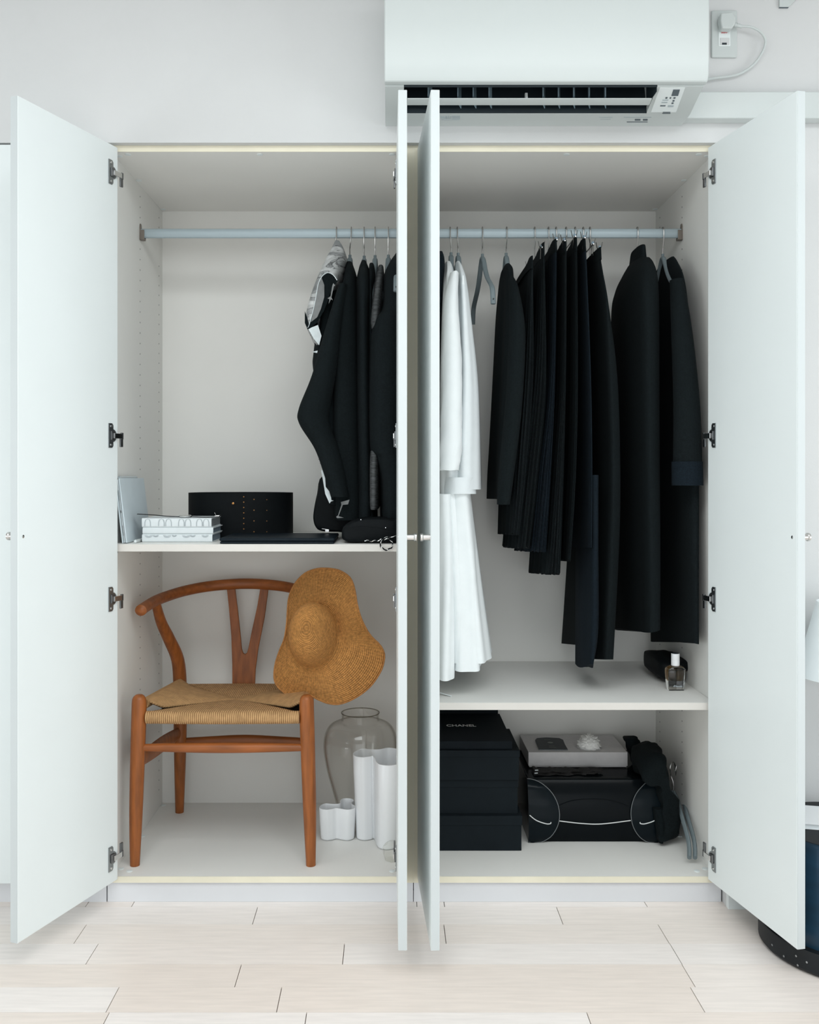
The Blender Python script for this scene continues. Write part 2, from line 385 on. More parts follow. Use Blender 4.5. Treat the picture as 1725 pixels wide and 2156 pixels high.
# ------------------------------------------------------------------ wardrobes
BY = 0.585
ZB, ZB0, ZT, ZT1 = 0.0725, 0.0556, 2.0556, 2.0725
SH_L, SH_R = 0.9814, 0.547
def holes(mb, xw, nx, ys, zs):
    for y in ys:
        for z in zs:
            ring = [(xw + nx * 0.0004, y + 0.0026 * math.cos(a * PI / 4), z + 0.0026 * math.sin(a * PI / 4)) for a in range(8)]
            mb.add(ring, [tuple(range(8))])
def cap_disc(x, y, z, up, parent, half=False):
    mb = MB(); mb.lathe([(0.0085, z), (0.0085, z + up * 0.0014), (0.006, z + up * 0.002)], (x, y, 0), 16); mb.build('cover_cap', M_door, parent)
def wardrobe(label, x0, x1, thl, thr, shelf_z, shelf_front):
    wd = thing('wardrobe', label, 'wardrobe', ((x0 + x1) / 2, 0.3, 0), 'twin built-in wardrobes')
    for (a, b, inner, nx) in ((x0 - thl, x0, x0, 1), (x1, x1 + thr, x1, -1)):
        sp = B(a, b, 0.0, BY + 0.02, ZB0, ZT1).build('side_panel', M_in, wd, smooth=0)
        B(a + 0.0002, b - 0.0002, -0.0012, 0.0, ZB0, ZT1).build('edge_band', M_cream, sp, smooth=0)
        mb = MB(); zs = [ZB + 0.06 + 0.032 * k for k in range(60)]
        holes(mb, inner, nx, (0.148 if nx < 0 and False else 0.298, 0.535), [z for z in zs if not (shelf_z - 0.02 < z < shelf_z + 0.012 or 1.87 < z < 1.95)])
        mb.build('pin_holes', M_hole, sp, smooth=0)['kind'] = 'stuff'
    B(x0, x1, BY, BY + 0.012, ZB0, ZT1).build('back_panel', M_in, wd, smooth=0)
    tp = B(x0, x1, 0.0, BY, ZT, ZT1).build('top_panel', M_in, wd, smooth=0)
    B(x0, x1, -0.0012, 0.0, ZT, ZT1).build('edge_band', M_cream, tp, smooth=0)
    bt = B(x0, x1, 0.0, BY, ZB0, ZB).build('bottom_panel', M_in, wd, smooth=0)
    B(x0, x1, -0.0012, 0.0, ZB0, ZB).build('edge_band', M_cream, bt, smooth=0)
    B(x0 - thl + 0.001, x1 + thr - 0.001, 0.006, 0.022, 0.0, ZB0).build('kick_board', M_kick, wd, smooth=0, bevel=0.0008)
    sh = B(x0 + 0.001, x1 - 0.001, shelf_front, BY - 0.001, shelf_z - 0.02, shelf_z).build('shelf', M_in, wd, smooth=0, bevel=0.0008)
    B(x0 + 0.001, x1 - 0.001, shelf_front - 0.0012, shelf_front, shelf_z - 0.0196, shelf_z - 0.0004).build('edge_band', M_shelfedge, sh, smooth=0)
    for xe in (x0 + 0.006, x1 - 0.006): MB().tube([(xe - 0.008 if xe < (x0 + x1) / 2 else xe + 0.008, 0.04, shelf_z - 0.024), (xe, 0.04, shelf_z - 0.024)], 0.003, 8).build('shelf_pin', M_steel, sh)
    for xx in (x0 + 0.012, x0 + 0.04, (x0 + x1) / 2, x1 - 0.04, x1 - 0.012): cap_disc(xx, 0.02 if abs(xx - x0 - 0.012) > 0.001 and abs(xx - x1 + 0.012) > 0.001 else 0.034, ZT, -1, tp)
    for yy in (0.25, 0.56):
        for xx in (x0 + 0.009, x1 - 0.009): cap_disc(xx, yy, ZT, -1, tp)
    for (xx, yy) in ((x0 + 0.012, 0.05), (x0 + 0.04, 0.035), (x1 - 0.04, 0.035), (x1 - 0.012, 0.05), (x0 + 0.01, 0.29), (x1 - 0.01, 0.29), (x0 + 0.01, 0.56), (x1 - 0.01, 0.56)): cap_disc(xx, yy, ZB, 1, bt)
    # rail: flat oval bar with fine flutes, in two end brackets
    RZc, RYc = 1.9085, 0.30
    n = 28; ring = []
    for k in range(n):
        a = 2 * PI * k / n; c, s = math.cos(a), math.sin(a)
        ring.append((0.0065 * c + (0.0005 if k % 2 else 0), 0.0145 * s))
    rings = [[(x, RYc + p[0], RZc + p[1]) for p in ring] for x in (x0 + 0.003, x1 - 0.003)]
    rl = MB().loft(rings).build('clothes_rail', M_rail, wd, smooth=30)
    for (xw, nx) in ((x0, 1), (x1, -1)):
        mb = MB()
        prof = [(-0.009, -0.021), (0.009, -0.021), (0.009, 0.020), (0.005, 0.029), (-0.005, 0.029), (-0.009, 0.020)]
        mb.prism([(xw, RYc + p[0], RZc + p[1]) for p in prof], (nx * 0.003, 0, 0))
        prof = [(-0.0105, -0.021), (0.0105, -0.021), (0.0105, 0.009), (0.0075, 0.009), (0.0075, -0.016), (-0.0075, -0.016), (-0.0075, 0.009), (-0.0105, 0.009)]
        mb.prism([(xw + nx * 0.003, RYc + p[0], RZc + p[1]) for p in prof], (nx * 0.012, 0, 0))
        mb.build('rail_bracket', M_brkt, rl, smooth=0, bevel=0.0008)
    return wd
LX0, LX1, RX_0, RX_1 = -0.761, 0.048, 0.084, 0.8936
wl = wardrobe('left open white wardrobe holding the chair, straw hat and printed silk dress', LX0, LX1, 0.0135, 0.018, SH_L, 0.004)
wr = wardrobe('right open white wardrobe holding the long black coats and stacked black boxes', RX_0, RX_1, 0.018, 0.018, SH_R, 0.004)

DZ0, DZ1 = 0.0703, 2.0625
HZ = [1.987, 1.2775, 0.837, 0.1376]
def door(A, Bp, side, parent, label, knob=True, th=0.0205):
    A = Vector((A[0], A[1], 0)); Bp = Vector((Bp[0], Bp[1], 0)); d = (Bp - A).normalized(); wdt = (Bp - A).length
    n = Vector((-d.y, d.x, 0)) * (1 if side > 0 else -1)
    if n.x * side < 0: n = -n                     # side=+1: inner face looks to +X
    xf = lambda p: A + d * p.x + n * p.y + Vector((0, 0, p.z))
    dr = MB(xf).box(0, wdt, -th, 0, DZ0, DZ1).build('door', M_door, parent, smooth=0, bevel=0.0015); dr['label'] = label
    MB(xf).box(wdt + 0.0001, wdt + 0.0011, -th + 0.0006, -0.0006, DZ0 + 0.001, DZ1 - 0.001).build('edge_band', M_dedge, dr, smooth=0)  # added strip, greyed so the lit front edge looks less bright
    for i, hz in enumerate(HZ):
        # plate with a cup, chrome arm and mounting clip
        mb = MB(xf); k = 0.033; u0 = 0.022
        pr = [(u0 + 0.005, -k), (u0 + 0.020, -k), (u0 + 0.020, k), (u0 + 0.005, k), (u0 + 0.000, k - 0.005), (u0, 0.017)]
        pr += [(u0 - 0.014 * math.cos(q), 0.017 * math.sin(q)) for q in (1.1, 0.7, 0.35, 0, -0.35, -0.7, -1.1)] + [(u0, -0.017), (u0, -k + 0.005)]
        mb.loft([[(p[0], 0.0002, hz + p[1]) for p in pr], [(p[0], 0.0026, hz + p[1]) for p in pr]])
        mb.build('hinge_plate', M_steel2, dr, smooth=0, bevel=0.0006)
        for q in (-0.025, 0.025): MB(xf).lathe([(0.0034, 0.0024), (0.0034, 0.0036), (0.002, 0.0042)], (u0 + 0.010, 0, hz + q), 10, axis='y').build('hinge_screw', M_chrome, dr)
        MB(xf).box(u0 - 0.004, u0 + 0.012, 0.0026, 0.0060, hz - 0.012, hz + 0.012).build('hinge_cup', M_steel, dr, smooth=0, bevel=0.0015)
        mb = MB(xf); mb.box(u0 - 0.030, u0 + 0.003, 0.0062, 0.0090, hz - 0.0075, hz + 0.0065); mb.build('hinge_arm', M_chrome, dr, smooth=0, bevel=0.0008)
        sg = -1 if i < 3 else 1
        mb = MB(xf); mb.box(u0 - 0.036, u0 - 0.0285, 0.003, 0.0090, hz - 0.009, hz + 0.009)
        mb.box(u0 - 0.0365, u0 - 0.025, 0.003, 0.0075, min(hz, hz + sg * 0.030), max(hz, hz + sg * 0.030)); mb.build('hinge_clip', M_steel, dr, smooth=0, bevel=0.001)
    zk = PZ(1130, -0.36); uk = wdt - 0.018
    if knob:
        MB(xf).lathe([(0.0075, -th), (0.0075, -th - 0.016), (0.0098, -th - 0.0185), (0.0098, -th - 0.0225), (0.008, -th - 0.0235)], (uk, 0, zk), 20, axis='y').build('knob', M_knob, dr)
    mb = MB(xf); mb.lathe([(0.004, 0.0), (0.004, 0.0007), (0.0025, 0.0010)], (uk, 0, zk), 12, axis='y'); mb.build('knob_screw', M_chrome, dr)
    return dr
A = (PX(248, -0.013), -0.013); door(A, (PX(37, -0.370), -0.370), 1, wl, 'left outer door of the left wardrobe, swung wide open')
door((0.0195, -0.004), (0.0205, -0.402), -1, wl, 'inner door of the left wardrobe, seen edge-on')
door((0.0975, -0.004), (0.1165, -0.402), 1, wr, 'inner door of the right wardrobe, seen nearly edge-on')
door((PX(1491, -0.013), -0.013), (PX(1679, -0.398), -0.398), -1, wr, 'right outer door of the right wardrobe, swung wide open')

# closed neighbour wardrobe at the far left
nb = thing('closed_wardrobe', 'closed white wardrobe at the left edge, its shut door flush with the wall', 'wardrobe', (-1.19, 0.3, 0))
B(OX0 + 0.005, -0.776, 0.0, BY + 0.02, ZB0, ZT1 - 0.002).build('carcass', M_in, nb, smooth=0)
B(OX0 + 0.005, -1.199, WY, -0.002, 0.062, 2.068).build('door', M_door, nb, smooth=0, bevel=0.0012)
B(-1.196, -0.780, WY, -0.002, 0.062, 2.068).build('door', M_door, nb, smooth=0, bevel=0.0012)
B(OX0 + 0.005, -0.7765, 0.006, 0.022, 0.0, ZB0).build('kick_board', M_kick, nb, smooth=0)

# ------------------------------------------------------------------ air conditioner, duct, outlet
ac = thing('air_conditioner', 'white wall-mounted air conditioner with its outlet louvre open', 'air conditioner', (0.39, -0.12, 2.12))
AX0, AX1 = -0.0105, 0.796
def acprof(y): return [(WY - 0.0005, 2.43), (WY - 0.0005, 2.118), (-0.10, 2.121), (-0.205, 2.151), (-0.205, 2.43)]
sx0, sx1 = PX(850, -0.15), PX(1372, -0.15)
mb = MB(); pr = acprof(0)
mb.prism([(AX0, p[0], p[1]) for p in pr], (sx0 - AX0, 0, 0)); mb.prism([(sx1, p[0], p[1]) for p in pr], (AX1 - sx1 - 0.004, 0, 0))
mb.prism([(sx0, p[0], p[1]) for p in [(WY - 0.0005, 2.118), (-0.10, 2.121), (-0.103, 2.135), (-0.08, 2.2), (-0.08, 2.24), (WY - 0.0005, 2.24)]], (sx1 - sx0, 0, 0))
mb.build('body', M_ac, ac, smooth=30)
mb = B(sx0 - 0.02, sx1 + 0.02, -0.204, -0.03, 2.205, 2.215)
mb.prism([(sx0 + 0.0, -0.1045, 2.1215), (sx0, -0.1015, 2.135), (sx0, -0.0795, 2.205), (sx0, -0.0805, 2.205), (sx0, -0.1035, 2.135)], (sx1 - sx0, 0, 0))
mb.box(sx0 - 0.0002, sx0 + 0.0012, -0.2, -0.105, 2.15, 2.21); mb.box(sx1 - 0.0012, sx1 + 0.0002, -0.2, -0.105, 2.14, 2.21)
mb.box(sx0, sx1, -0.2049, -0.200, 2.1503, 2.21)
mb.build('outlet_cavity', M_acdark, ac, smooth=0)
pts = [(-0.232, 2.45), (-0.234, 2.3), (-0.233, 2.20), (-0.229, 2.168), (-0.222, 2.156), (-0.206, 2.153), (-0.206, 2.45)]
mb = MB(); mb.prism([(AX0 - 0.002, p[0], p[1]) for p in pts], (AX1 - AX0 + 0.004, 0, 0)); mb.build('front_panel', M_ac, ac, smooth=35, bevel=0.003)
# louvre blade
mb = MB(); zl = 2.134
pr = [(-0.172, zl - 0.002), (-0.158, zl - 0.0065), (-0.146, zl - 0.0075), (-0.145, zl - 0.0050), (-0.158, zl - 0.0030), (-0.171, zl + 0.001)]
mb.prism([(PX(858, -0.16), p[0], p[1]) for p in pr], (PX(1370, -0.16) - PX(858, -0.16), 0, 0)); lv = mb.build('louvre', M_ac, ac, smooth=30)
MB().prism([(PX(1106, -0.16), p[0], p[1]) for p in [(-0.168, zl), (-0.162, zl + 0.018), (-0.15, zl + 0.02), (-0.145, zl - 0.004)]], (0.006, 0, 0)).build('louvre_bracket', M_ac, lv, smooth=0)
for vx in (900, 962, 994, 1027, 1140, 1172, 1204, 1236, 1270):
    mb = MB(); x = PX(vx, -0.14)
    rings = []
    for t in range(5):
        q = t / 4; yy = lerp(-0.165, -0.115, q); rings.append([(x + 0.012 * q * q + e, yy, z) for (e, z) in ((0, 2.142 - 0.012 * q), (0.002, 2.142 - 0.012 * q), (0.002, 2.2), (0, 2.2))])
    mb.loft(rings); mb.build('vane', M_vane, ac, smooth=0)
# control panel: sits on the sloping underside right of the outlet
sl = Vector((0, -0.105, 0.030)).normalized()
def onslope(px, py):
    # point on the sloping underside plane through (-0.10,2.121)-(-0.205,2.151)
    dirv = Vector(((px - VX) / F, 1, (VY - py) / F)); o = Vector((0, -D, CZ)); nrm = Vector((1, 0, 0)).cross(sl); nrm.normalize()
    t = (Vector((0, -0.10, 2.121)) - o).dot(nrm) / dirv.dot(nrm); return o + dirv * t
def mark(pxs, m, name, parent=ac, off=0.0006):
    mb = MB(); nrm = Vector((0, -0.27, -0.96)).normalized()
    for q in pxs: mb.prism([onslope(*p) + nrm * (off + 0.0002) for p in q], -nrm * 0.0010)
    return mb.build(name, m, parent, smooth=0)
def quad(x0, y0, x1, y1, sk=0.0): return [(x0 + sk, y0), (x1 + sk, y0), (x1, y1), (x0, y1)]
mark([[(1390, 184), (1443, 184), (1424, 236), (1371, 236)]], M_door, 'control_panel', off=0.0004)
mark([quad(1414, 188, 1428, 201, 4)], M_ink, 'display_window', off=0.0014)
mark([quad(1401, 204, 1405, 207, 1), quad(1410, 204, 1413, 207, 1), quad(1418, 204, 1422, 207, 1), quad(1416, 210, 1420, 213, 1), quad(1414, 215, 1418, 218, 1), quad(1390, 221, 1401, 223, 1)], M_ink, 'button_marks', off=0.0014)['kind'] = 'stuff'
mark([quad(1395, 209, 1407, 211, 1), quad(1393, 214, 1405, 216, 1)], M_inkl, 'button_lettering', off=0.0014)['kind'] = 'stuff'
mark([[(1407, 221), (1419, 221), (1418, 224.6), (1406, 224.6)]], M_inkl, 'button_outline', off=0.0012)
mark([quad(1396, 235, 1412, 236.3, 0), quad(1395, 237.6, 1412, 238.6, 0)], M_ink, 'vent_slits', off=0.0014)['kind'] = 'stuff'
def flatmark(pxs, m, name):
    mb = MB()
    for q in pxs:
        poly = []
        for (px, py) in q:
            dirv = Vector(((px - VX) / F, 1, (VY - py) / F)); a = Vector((0, -D, CZ)); t = (2.1178 - CZ) / dirv.z; poly.append(a + dirv * t)
        poly = [Vector((p.x, p.y, 2.1180 + 0.003 * (WY - p.y) / 0.078)) for p in poly]
        mb.prism(poly, (0, 0, -0.0006))
    return mb.build(name, m, ac, smooth=0)
flatmark([quad(952, 246, 969, 252), quad(948, 246, 951, 251), quad(944, 246, 946, 251), quad(938, 246, 942, 251)], M_inkl, 'rating_label')['kind'] = 'stuff'
flatmark([quad(928, 247, 936, 249), quad(928, 250, 949, 251), quad(930, 253, 968, 254)], M_inkl, 'rating_lettering')['kind'] = 'stuff'
flatmark([quad(1262, 248, 1290, 249.2), quad(1264, 252, 1286, 253), quad(1314, 248, 1372, 249.2)], M_inkl, 'notice_lettering')['kind'] = 'stuff'
flatmark([quad(1337, 252, 1349, 255), quad(1354, 252, 1364, 255), quad(1320, 257, 1364, 258.2)], M_ink, 'maker_marks')['kind'] = 'stuff'

# pipe cover running right from the air conditioner
z0, z1 = 2.1245, 2.196
pc = thing('pipe_cover', 'white pipe cover running along the wall right of the air conditioner', 'pipe cover', (1.5, -0.04, z0))
B(AX1 - 0.06, RX1 - 0.002, -0.062, WY - 0.0008, z0, z1).build('cover', M_ac, pc, smooth=0, bevel=0.003)
# wall outlet
ol = thing('wall_outlet', 'white wall outlet plate beside the air conditioner', 'outlet', (0.907, WY, 2.37))
ow = WY - 0.0005
B(PX(1497, WY), PX(1551, WY), ow - 0.007, ow, PZ(123, WY), PZ(24, WY)).build('cover_plate', M_ac, ol, bevel=0.006, seg=3)
B(PX(1511, WY), PX(1536, WY), ow - 0.0085, ow - 0.0065, PZ(100, WY), PZ(36, WY)).build('socket_insert', M_door, ol, smooth=0, bevel=0.0008)
B(PX(1514, WY), PX(1534, WY), ow - 0.0093, ow - 0.008, PZ(98, WY), PZ(83, WY)).build('test_button', M_wall, ol, smooth=0, bevel=0.0005)
B(PX(1518, WY), PX(1528, WY), ow - 0.0097, ow - 0.009, PZ(97.5, WY), PZ(93.5, WY)).build('earth_slot', M_acdark, ol, smooth=0)
RF = Matrix.Rotation(PI / 2, 3, 'X')
text_mesh('voltage_lettering', '200V', 0.006, Vector((PX(1523, WY), ow - 0.0087, PZ(72, WY))), RF, M_red, ol, 0.018)
pl = thing('power_plug', 'white power plug and looping cord pushed into the wall outlet', 'plug', (0.92, -0.04, 2.41))
mb = MB(); pc0 = [(1512, 36), (1536, 33), (1543, 45), (1543, 58), (1535, 69), (1514, 68), (1511, 52)]
mb.prism([P(a, b, WY - 0.012) for a, b in pc0], (0, -0.024, 0)); mb.build('plug_body', M_ac, pl, smooth=0, bevel=0.004, seg=3)
mb = MB()
for k in range(4): mb.tube([P(1543 + k * 4.2, 51 + k * 1.0, -0.047), P(1545.6 + k * 4.2, 51.5 + k * 1.0, -0.047)], 0.0062 - k * 0.0004, 12)
mb.tube([P(1541, 51, -0.047), P(1563, 56, -0.047)], 0.0046, 10)
mb.build('strain_relief', M_ac, pl)
cd = catmull([P(1560, 55, -0.047), P(1585, 58, -0.05), P(1606, 72, -0.045), P(1612, 92, -0.04), P(1600, 120, -0.036), P(1580, 142, -0.034), P(1550, 158, -0.034), P(1510, 164, -0.034), P(1486, 168, -0.034)], 8)
MB().tube(cd, 0.0034, 8).build('cord', M_ac, pl)
# hanging rail end in the top corner
hk = thing('curtain_rail', 'white rail end at the top right corner of the photo', 'rail', (1.1, WY, 2.45))
mb = MB(); mb.prism([P(1640, -60, WY - 0.0006), P(1640, 17, WY - 0.0006), P(1659, 17, WY - 0.0006), P(1676, 0, WY - 0.0006), P(1676, -60, WY - 0.0006)], (0, -0.006, 0)); mb.build('rail_body', M_ac, hk, smooth=0, bevel=0.001)
B(PX(1640, WY), PX(1659, WY), WY - 0.0062, WY - 0.001, PZ(18, WY), PZ(17, WY)).build('end_seam', M_ink, hk, smooth=0)

# ------------------------------------------------------------------ hangers
RAILZ, RAILY = 1.9085, 0.30
def hook_pts(x, nx, nz, r=0.017):
    pts = [(x, RAILY + 0.011, RAILZ - 0.008)]
    for k in range(9):
        a = PI * k / 8
        pts.append((x, RAILY + 0.0115 * math.cos(a), RAILZ + 0.0085 + 0.0105 * math.sin(a)))
    pts += [(x, RAILY - 0.0115, RAILZ - 0.008), (lerp(x, nx, 0.35), RAILY - 0.0105, RAILZ - 0.024), (lerp(x, nx, 0.9), RAILY - 0.002, RAILZ - 0.043), (nx, RAILY, RAILZ - 0.05), (nx, RAILY, nz)]
    return pts
def hanger(label, px, npx, npy, yaw=0.0, half=0.165, drop=0.150, group='slim grey hangers'):
    x = PX(px, RAILY); nx = PX(npx, RAILY); nz = PZ(npy, RAILY)
    h = thing('clothes_hanger', label, 'hanger', (x, RAILY, RAILZ), group)
    MB().tube(hook_pts(x, nx, nz + 0.004), 0.0018, 8).build('hook', M_wire, h)
    d = Vector((math.sin(yaw), -math.cos(yaw), 0))
    c = Vector((nx, RAILY, nz))
    side = [(0.0, 0.0), (0.012, -0.004), (0.028, -0.016), (0.06, -0.046), (0.10, -0.072), (0.15, -0.093), (0.182, -0.112), (0.195, -0.150)]
    k = half / 0.2
    for s in (1, -1):
        pts = [c + d * (s * a * k) + Vector((0, 0, b * drop / 0.125)) for a, b in side]
        pts = catmull(pts, 3)
        MB().tube(pts, [(0.0052, 0.0075)] * len(pts), 8, up=(0, 0, 1)).build('arm', M_hang, h)
    MB().tube([c + Vector((0, 0, 0.012)), c + Vector((0, 0, -0.006))], 0.0045, 8).build('collar', M_hang, h)
    tip = c + d * (0.195 * k) + Vector((0, 0, -0.138 * drop / 0.125))
    MB().tube([tip - d * 0.0078, tip + d * 0.0078], 0.0018, 8).build('tip_hole', M_hole, h)
    return h
def clip_hanger(label, px, npy, ypull=0.13):
    x = PX(px, RAILY); zb = PZ(npy, RAILY - ypull)
    h = thing('clip_hanger', label, 'hanger', (x, RAILY, RAILZ), 'chrome clip hangers')
    MB().tube(hook_pts(x, x, zb), 0.0018, 8).build('hook', M_wire, h)
    MB().tube([(x, RAILY - ypull - 0.02, zb), (x, RAILY + ypull + 0.02, zb)], 0.002, 8).build('bar', M_wire, h)
    for s in (-1, 1):
        yy = RAILY + s * ypull
        mb = MB()
        for q in (-1, 1):
            mb.tube([(x + q * 0.0095, yy, zb + 0.022), (x + q * 0.0065, yy, zb + 0.008), (x + q * 0.002, yy, zb - 0.004), (x + q * 0.003, yy, zb - 0.03)], [(0.0035, 0.0009)] * 4, 8, up=(0, 1, 0))
        cl = mb.build('clip', M_clip, h)
        MB().lathe([(0.0012, -0.0042), (0.0036, -0.003), (0.0044, 0), (0.0036, 0.003), (0.0012, 0.0042)], (x + 0.001, yy - 0.004, zb + 0.007), 12).build('clip_ball', M_ball, cl)
    return h

# ------------------------------------------------------------------ garments
def garment(levels, folds=0, famp=0.0, seed=0, n=72, expo=2.6, hem=0.0, rings=None, hemsaw=0, back=0.0, sag=0.0):
    """lofted hanging cloth; a level is (py, left px, right px, y front, y back)"""
    rnd = random.Random(seed); ph = rnd.uniform(0, 6); ph2 = rnd.uniform(0, 6)
    L = []
    for (py, l, r, y0, y1) in levels:
        near, far = lerp(y0, y1, 0.14), lerp(y0, y1, 0.72)
        dl, dr = (near, near) if (l < VX) else (far, near)
        xl, xr = PX(l, dl), PX(r, dr)
        if xr - xl < 0.014: m = (xl + xr) / 2; xl, xr = m - 0.007, m + 0.007
        L.append((PZ(py, near), (xl + xr) / 2, (xr - xl) / 2, (y0 + y1) / 2, (y1 - y0) / 2))
    K = rings or 44
    # resample by height with smooth interpolation
    zs = [q[0] for q in L]
    out = []
    S = catmull([Vector((q[0], q[1], q[2])) for q in L], 8); T = catmull([Vector((q[0], q[3], q[4])) for q in L], 8)
    rs = []
    m = len(S)
    for i in range(m):
        z, cx, a = S[i]; _, cy, b = T[i]
        f = i / (m - 1)
        ring = []
        for k in range(n):
            t = 2 * PI * k / n; c, s = math.cos(t), math.sin(t)
            ex = 2 / expo
            ux = math.copysign(abs(c) ** ex, c); uy = math.copysign(abs(s) ** ex, s)
            w_ = famp * min(1, f * 1.6 + 0.1)
            rip = w_ * (math.sin(folds * t + ph + 0.9 * math.sin(3 * f + ph2)) + 0.5 * math.sin((folds * 0.62) * t + ph2 + 2 * f)) if folds else 0
            rip *= min(1.0, a / 0.02)
            x = cx + a * ux + rip * (0.8 * c); y = cy + b * uy + rip * s * 1.2
            zz = z
            if sag and z > CZ: zz = z - sag * max(0.0, y - (cy - b) - 0.03) * max(0.0, 1 - f * 3)
            if back and z < CZ: zz = z + back * (z - CZ) * (y - (cy - b)) / (D + cy - b)
            if f > 0.93 and hem: zz += hem * (f - 0.93) / 0.07 * math.sin(2.3 * t + ph)
            if f > 0.97 and hemsaw: zz += hemsaw * (1 if (k // 4) % 2 else -1) * 0.5
            ring.append((x, y, zz))
        rs.append(ring)
    return MB().loft(rs)
def sleeve(pts, n=18, seed=0, wr=0.0):
    """pts: (px, py, Y, half width x, half depth y)"""
    P3 = catmull([P(a, b, c) for a, b, c, _, _ in pts], 7); R3 = catmull([Vector((d, e, 0)) for _, _, _, d, e in pts], 7)
    rings = []
    for i, (p, r) in enumerate(zip(P3, R3)):
        rings.append([(p.x + r.x * math.cos(2 * PI * k / n) * (1 + wr * math.sin(i * 0.9 + k * 1.3 + seed)), p.y + r.y * math.sin(2 * PI * k / n), p.z + wr * 0.02 * math.sin(k + i)) for k in range(n)])
    return MB().loft(rings)
def patch(name, poly, Y, m, parent, th=0.0016):
    return MB().prism([P(a, b, Y) for a, b in poly], (0, th, 0)).build(name, m, parent, smooth=0)

# ---- left rail
hanger('grey hanger inside the printed silk dress', 709, 707, 532, yaw=-0.10, half=0.20, drop=0.125)
hanger('grey hanger right of the printed silk dress, holding the black top with the elbow', 740, 737, 545, yaw=-0.05)
hanger('third grey hanger from the left on the left rail', 767, 767, 547, yaw=0.0)
hanger('grey hanger just left of the one with the grey marl top', 790, 790, 546, yaw=-0.05)
hanger('grey hanger carrying the grey marl top', 818, 818, 545, yaw=-0.06)
hanger('grey hanger nearest the inner door of the left wardrobe, light tip showing', 836, 838, 542, yaw=-0.03, half=0.245, drop=0.125)

t = thing('printed_dress', 'black dress with pale printed silk shoulder, leftmost on the left rail', 'dress', (-0.17, 0.3, 1.0))
garment([(580, 690, 712, 0.20, 0.44), (640, 672, 712, 0.13, 0.48), (740, 657, 712, 0.11, 0.49), (778, 657, 712, 0.11, 0.49), (880, 672, 722, 0.11, 0.49), (1000, 682, 735, 0.11, 0.48), (1062, 690, 735, 0.12, 0.47)], 7, 0.003, 1).build('skirt', M_bk3, t, smooth=60)
sp = garment([(507, 705, 715, 0.27, 0.33), (520, 697, 724, 0.23, 0.36), (540, 684, 730, 0.19, 0.38), (565, 672, 724, 0.14, 0.42), (600, 657, 712, 0.11, 0.44), (640, 646, 690, 0.095, 0.45), (672, 641, 678, 0.09, 0.45), (700, 648, 676, 0.09, 0.45), (727, 668, 676, 0.095, 0.43)], 5, 0.002, 2).build('silk_shoulder', M_silk, t, smooth=60)
mb = MB(); arm = [(712, 590), (704, 579), (690, 574), (677, 583), (669, 602), (664, 630), (658, 655), (651, 685), (662, 690), (672, 672), (682, 655), (690, 635), (697, 612)]
patch('armhole_lining', arm, 0.088, M_bk3, t)
patch('inner_facing', [(677, 584), (683, 600), (683, 625), (676, 650), (668, 668), (655, 678), (660, 655), (666, 628), (670, 604)], 0.0865, M_print2, t)
MB().tube(catmull([P(a, b, 0.0865) for a, b in [(710, 590), (702, 579), (690, 574), (678, 582), (670, 600), (665, 628), (659, 655), (651, 684), (648, 690)]], 4), 0.0012, 6).build('armhole_trim', M_print, t)
patch('dark_edge', [(642, 655), (647, 668), (651, 684), (668, 668), (670, 684), (655, 690), (648, 694), (642, 680)], 0.0855, M_bk3, t)
patch('pale_tip', [(648, 690), (655, 690), (668, 679), (677, 707), (672, 727), (660, 712)], 0.0855, M_print, t)
patch('crane_motif', [(702, 596), (700, 601), (696, 624), (690, 628), (688, 627), (694, 630), (692, 640), (697, 630), (701, 632), (698, 626), (703, 603), (706, 601)], 0.086, M_print2, t)
patch('feather_motif', [(657, 741), (669, 738), (668, 743)], 0.105, M_print, t)
patch('feather_motif', [(676, 990), (682, 990), (685, 1008), (686, 1025), (696, 1038), (698, 1053), (703, 1054), (697, 1056), (694, 1060), (685, 1040), (680, 1010)], 0.103, M_print, t)
patch('feather_motif', [(671, 966), (680, 969), (674, 977), (674, 975), (677, 969), (671, 968)], 0.104, M_print2, t)
patch('leg_motif', [(718, 1057), (736, 1052), (733, 1062), (722, 1063), (713, 1087), (724, 1090), (710, 1091), (708, 1088), (712, 1085), (719, 1063)], 0.08, M_print2, t)

t = thing('long_sleeve_top', 'black top whose bent sleeve pokes left over the shelf', 'top', (-0.12, 0.3, 1.0), 'black garments on the left rail')
garment([(552, 729, 742, 0.25, 0.35), (575, 722, 750, 0.17, 0.42), (620, 712, 756, 0.10, 0.48), (700, 700, 758, 0.09, 0.49), (880, 690, 762, 0.09, 0.49), (1000, 693, 765, 0.09, 0.48), (1094, 700, 768, 0.10, 0.47)], 6, 0.003, 3).build('body', M_bk, t, smooth=60)
sleeve([(722, 600, 0.10, 0.012, 0.03), (702, 690, 0.09, 0.022, 0.04), (682, 790, 0.09, 0.034, 0.045), (662, 860, 0.09, 0.044, 0.045), (662, 892, 0.09, 0.043, 0.045), (688, 945, 0.09, 0.034, 0.04), (705, 1000, 0.09, 0.030, 0.04), (716, 1046, 0.09, 0.026, 0.035)], seed=1).build('sleeve', M_bk, t, smooth=60)
t = thing('round_neck_top', 'narrow black top hanging third from the left on the left rail', 'top', (-0.07, 0.3, 1.0), 'black garments on the left rail')
garment([(550, 760, 772, 0.24, 0.36), (565, 754, 778, 0.18, 0.42), (600, 748, 784, 0.10, 0.48), (700, 748, 782, 0.09, 0.49), (1000, 748, 788, 0.10, 0.48), (1096, 748, 790, 0.10, 0.47)], 5, 0.002, 4).build('body', M_bk2, t, smooth=60)
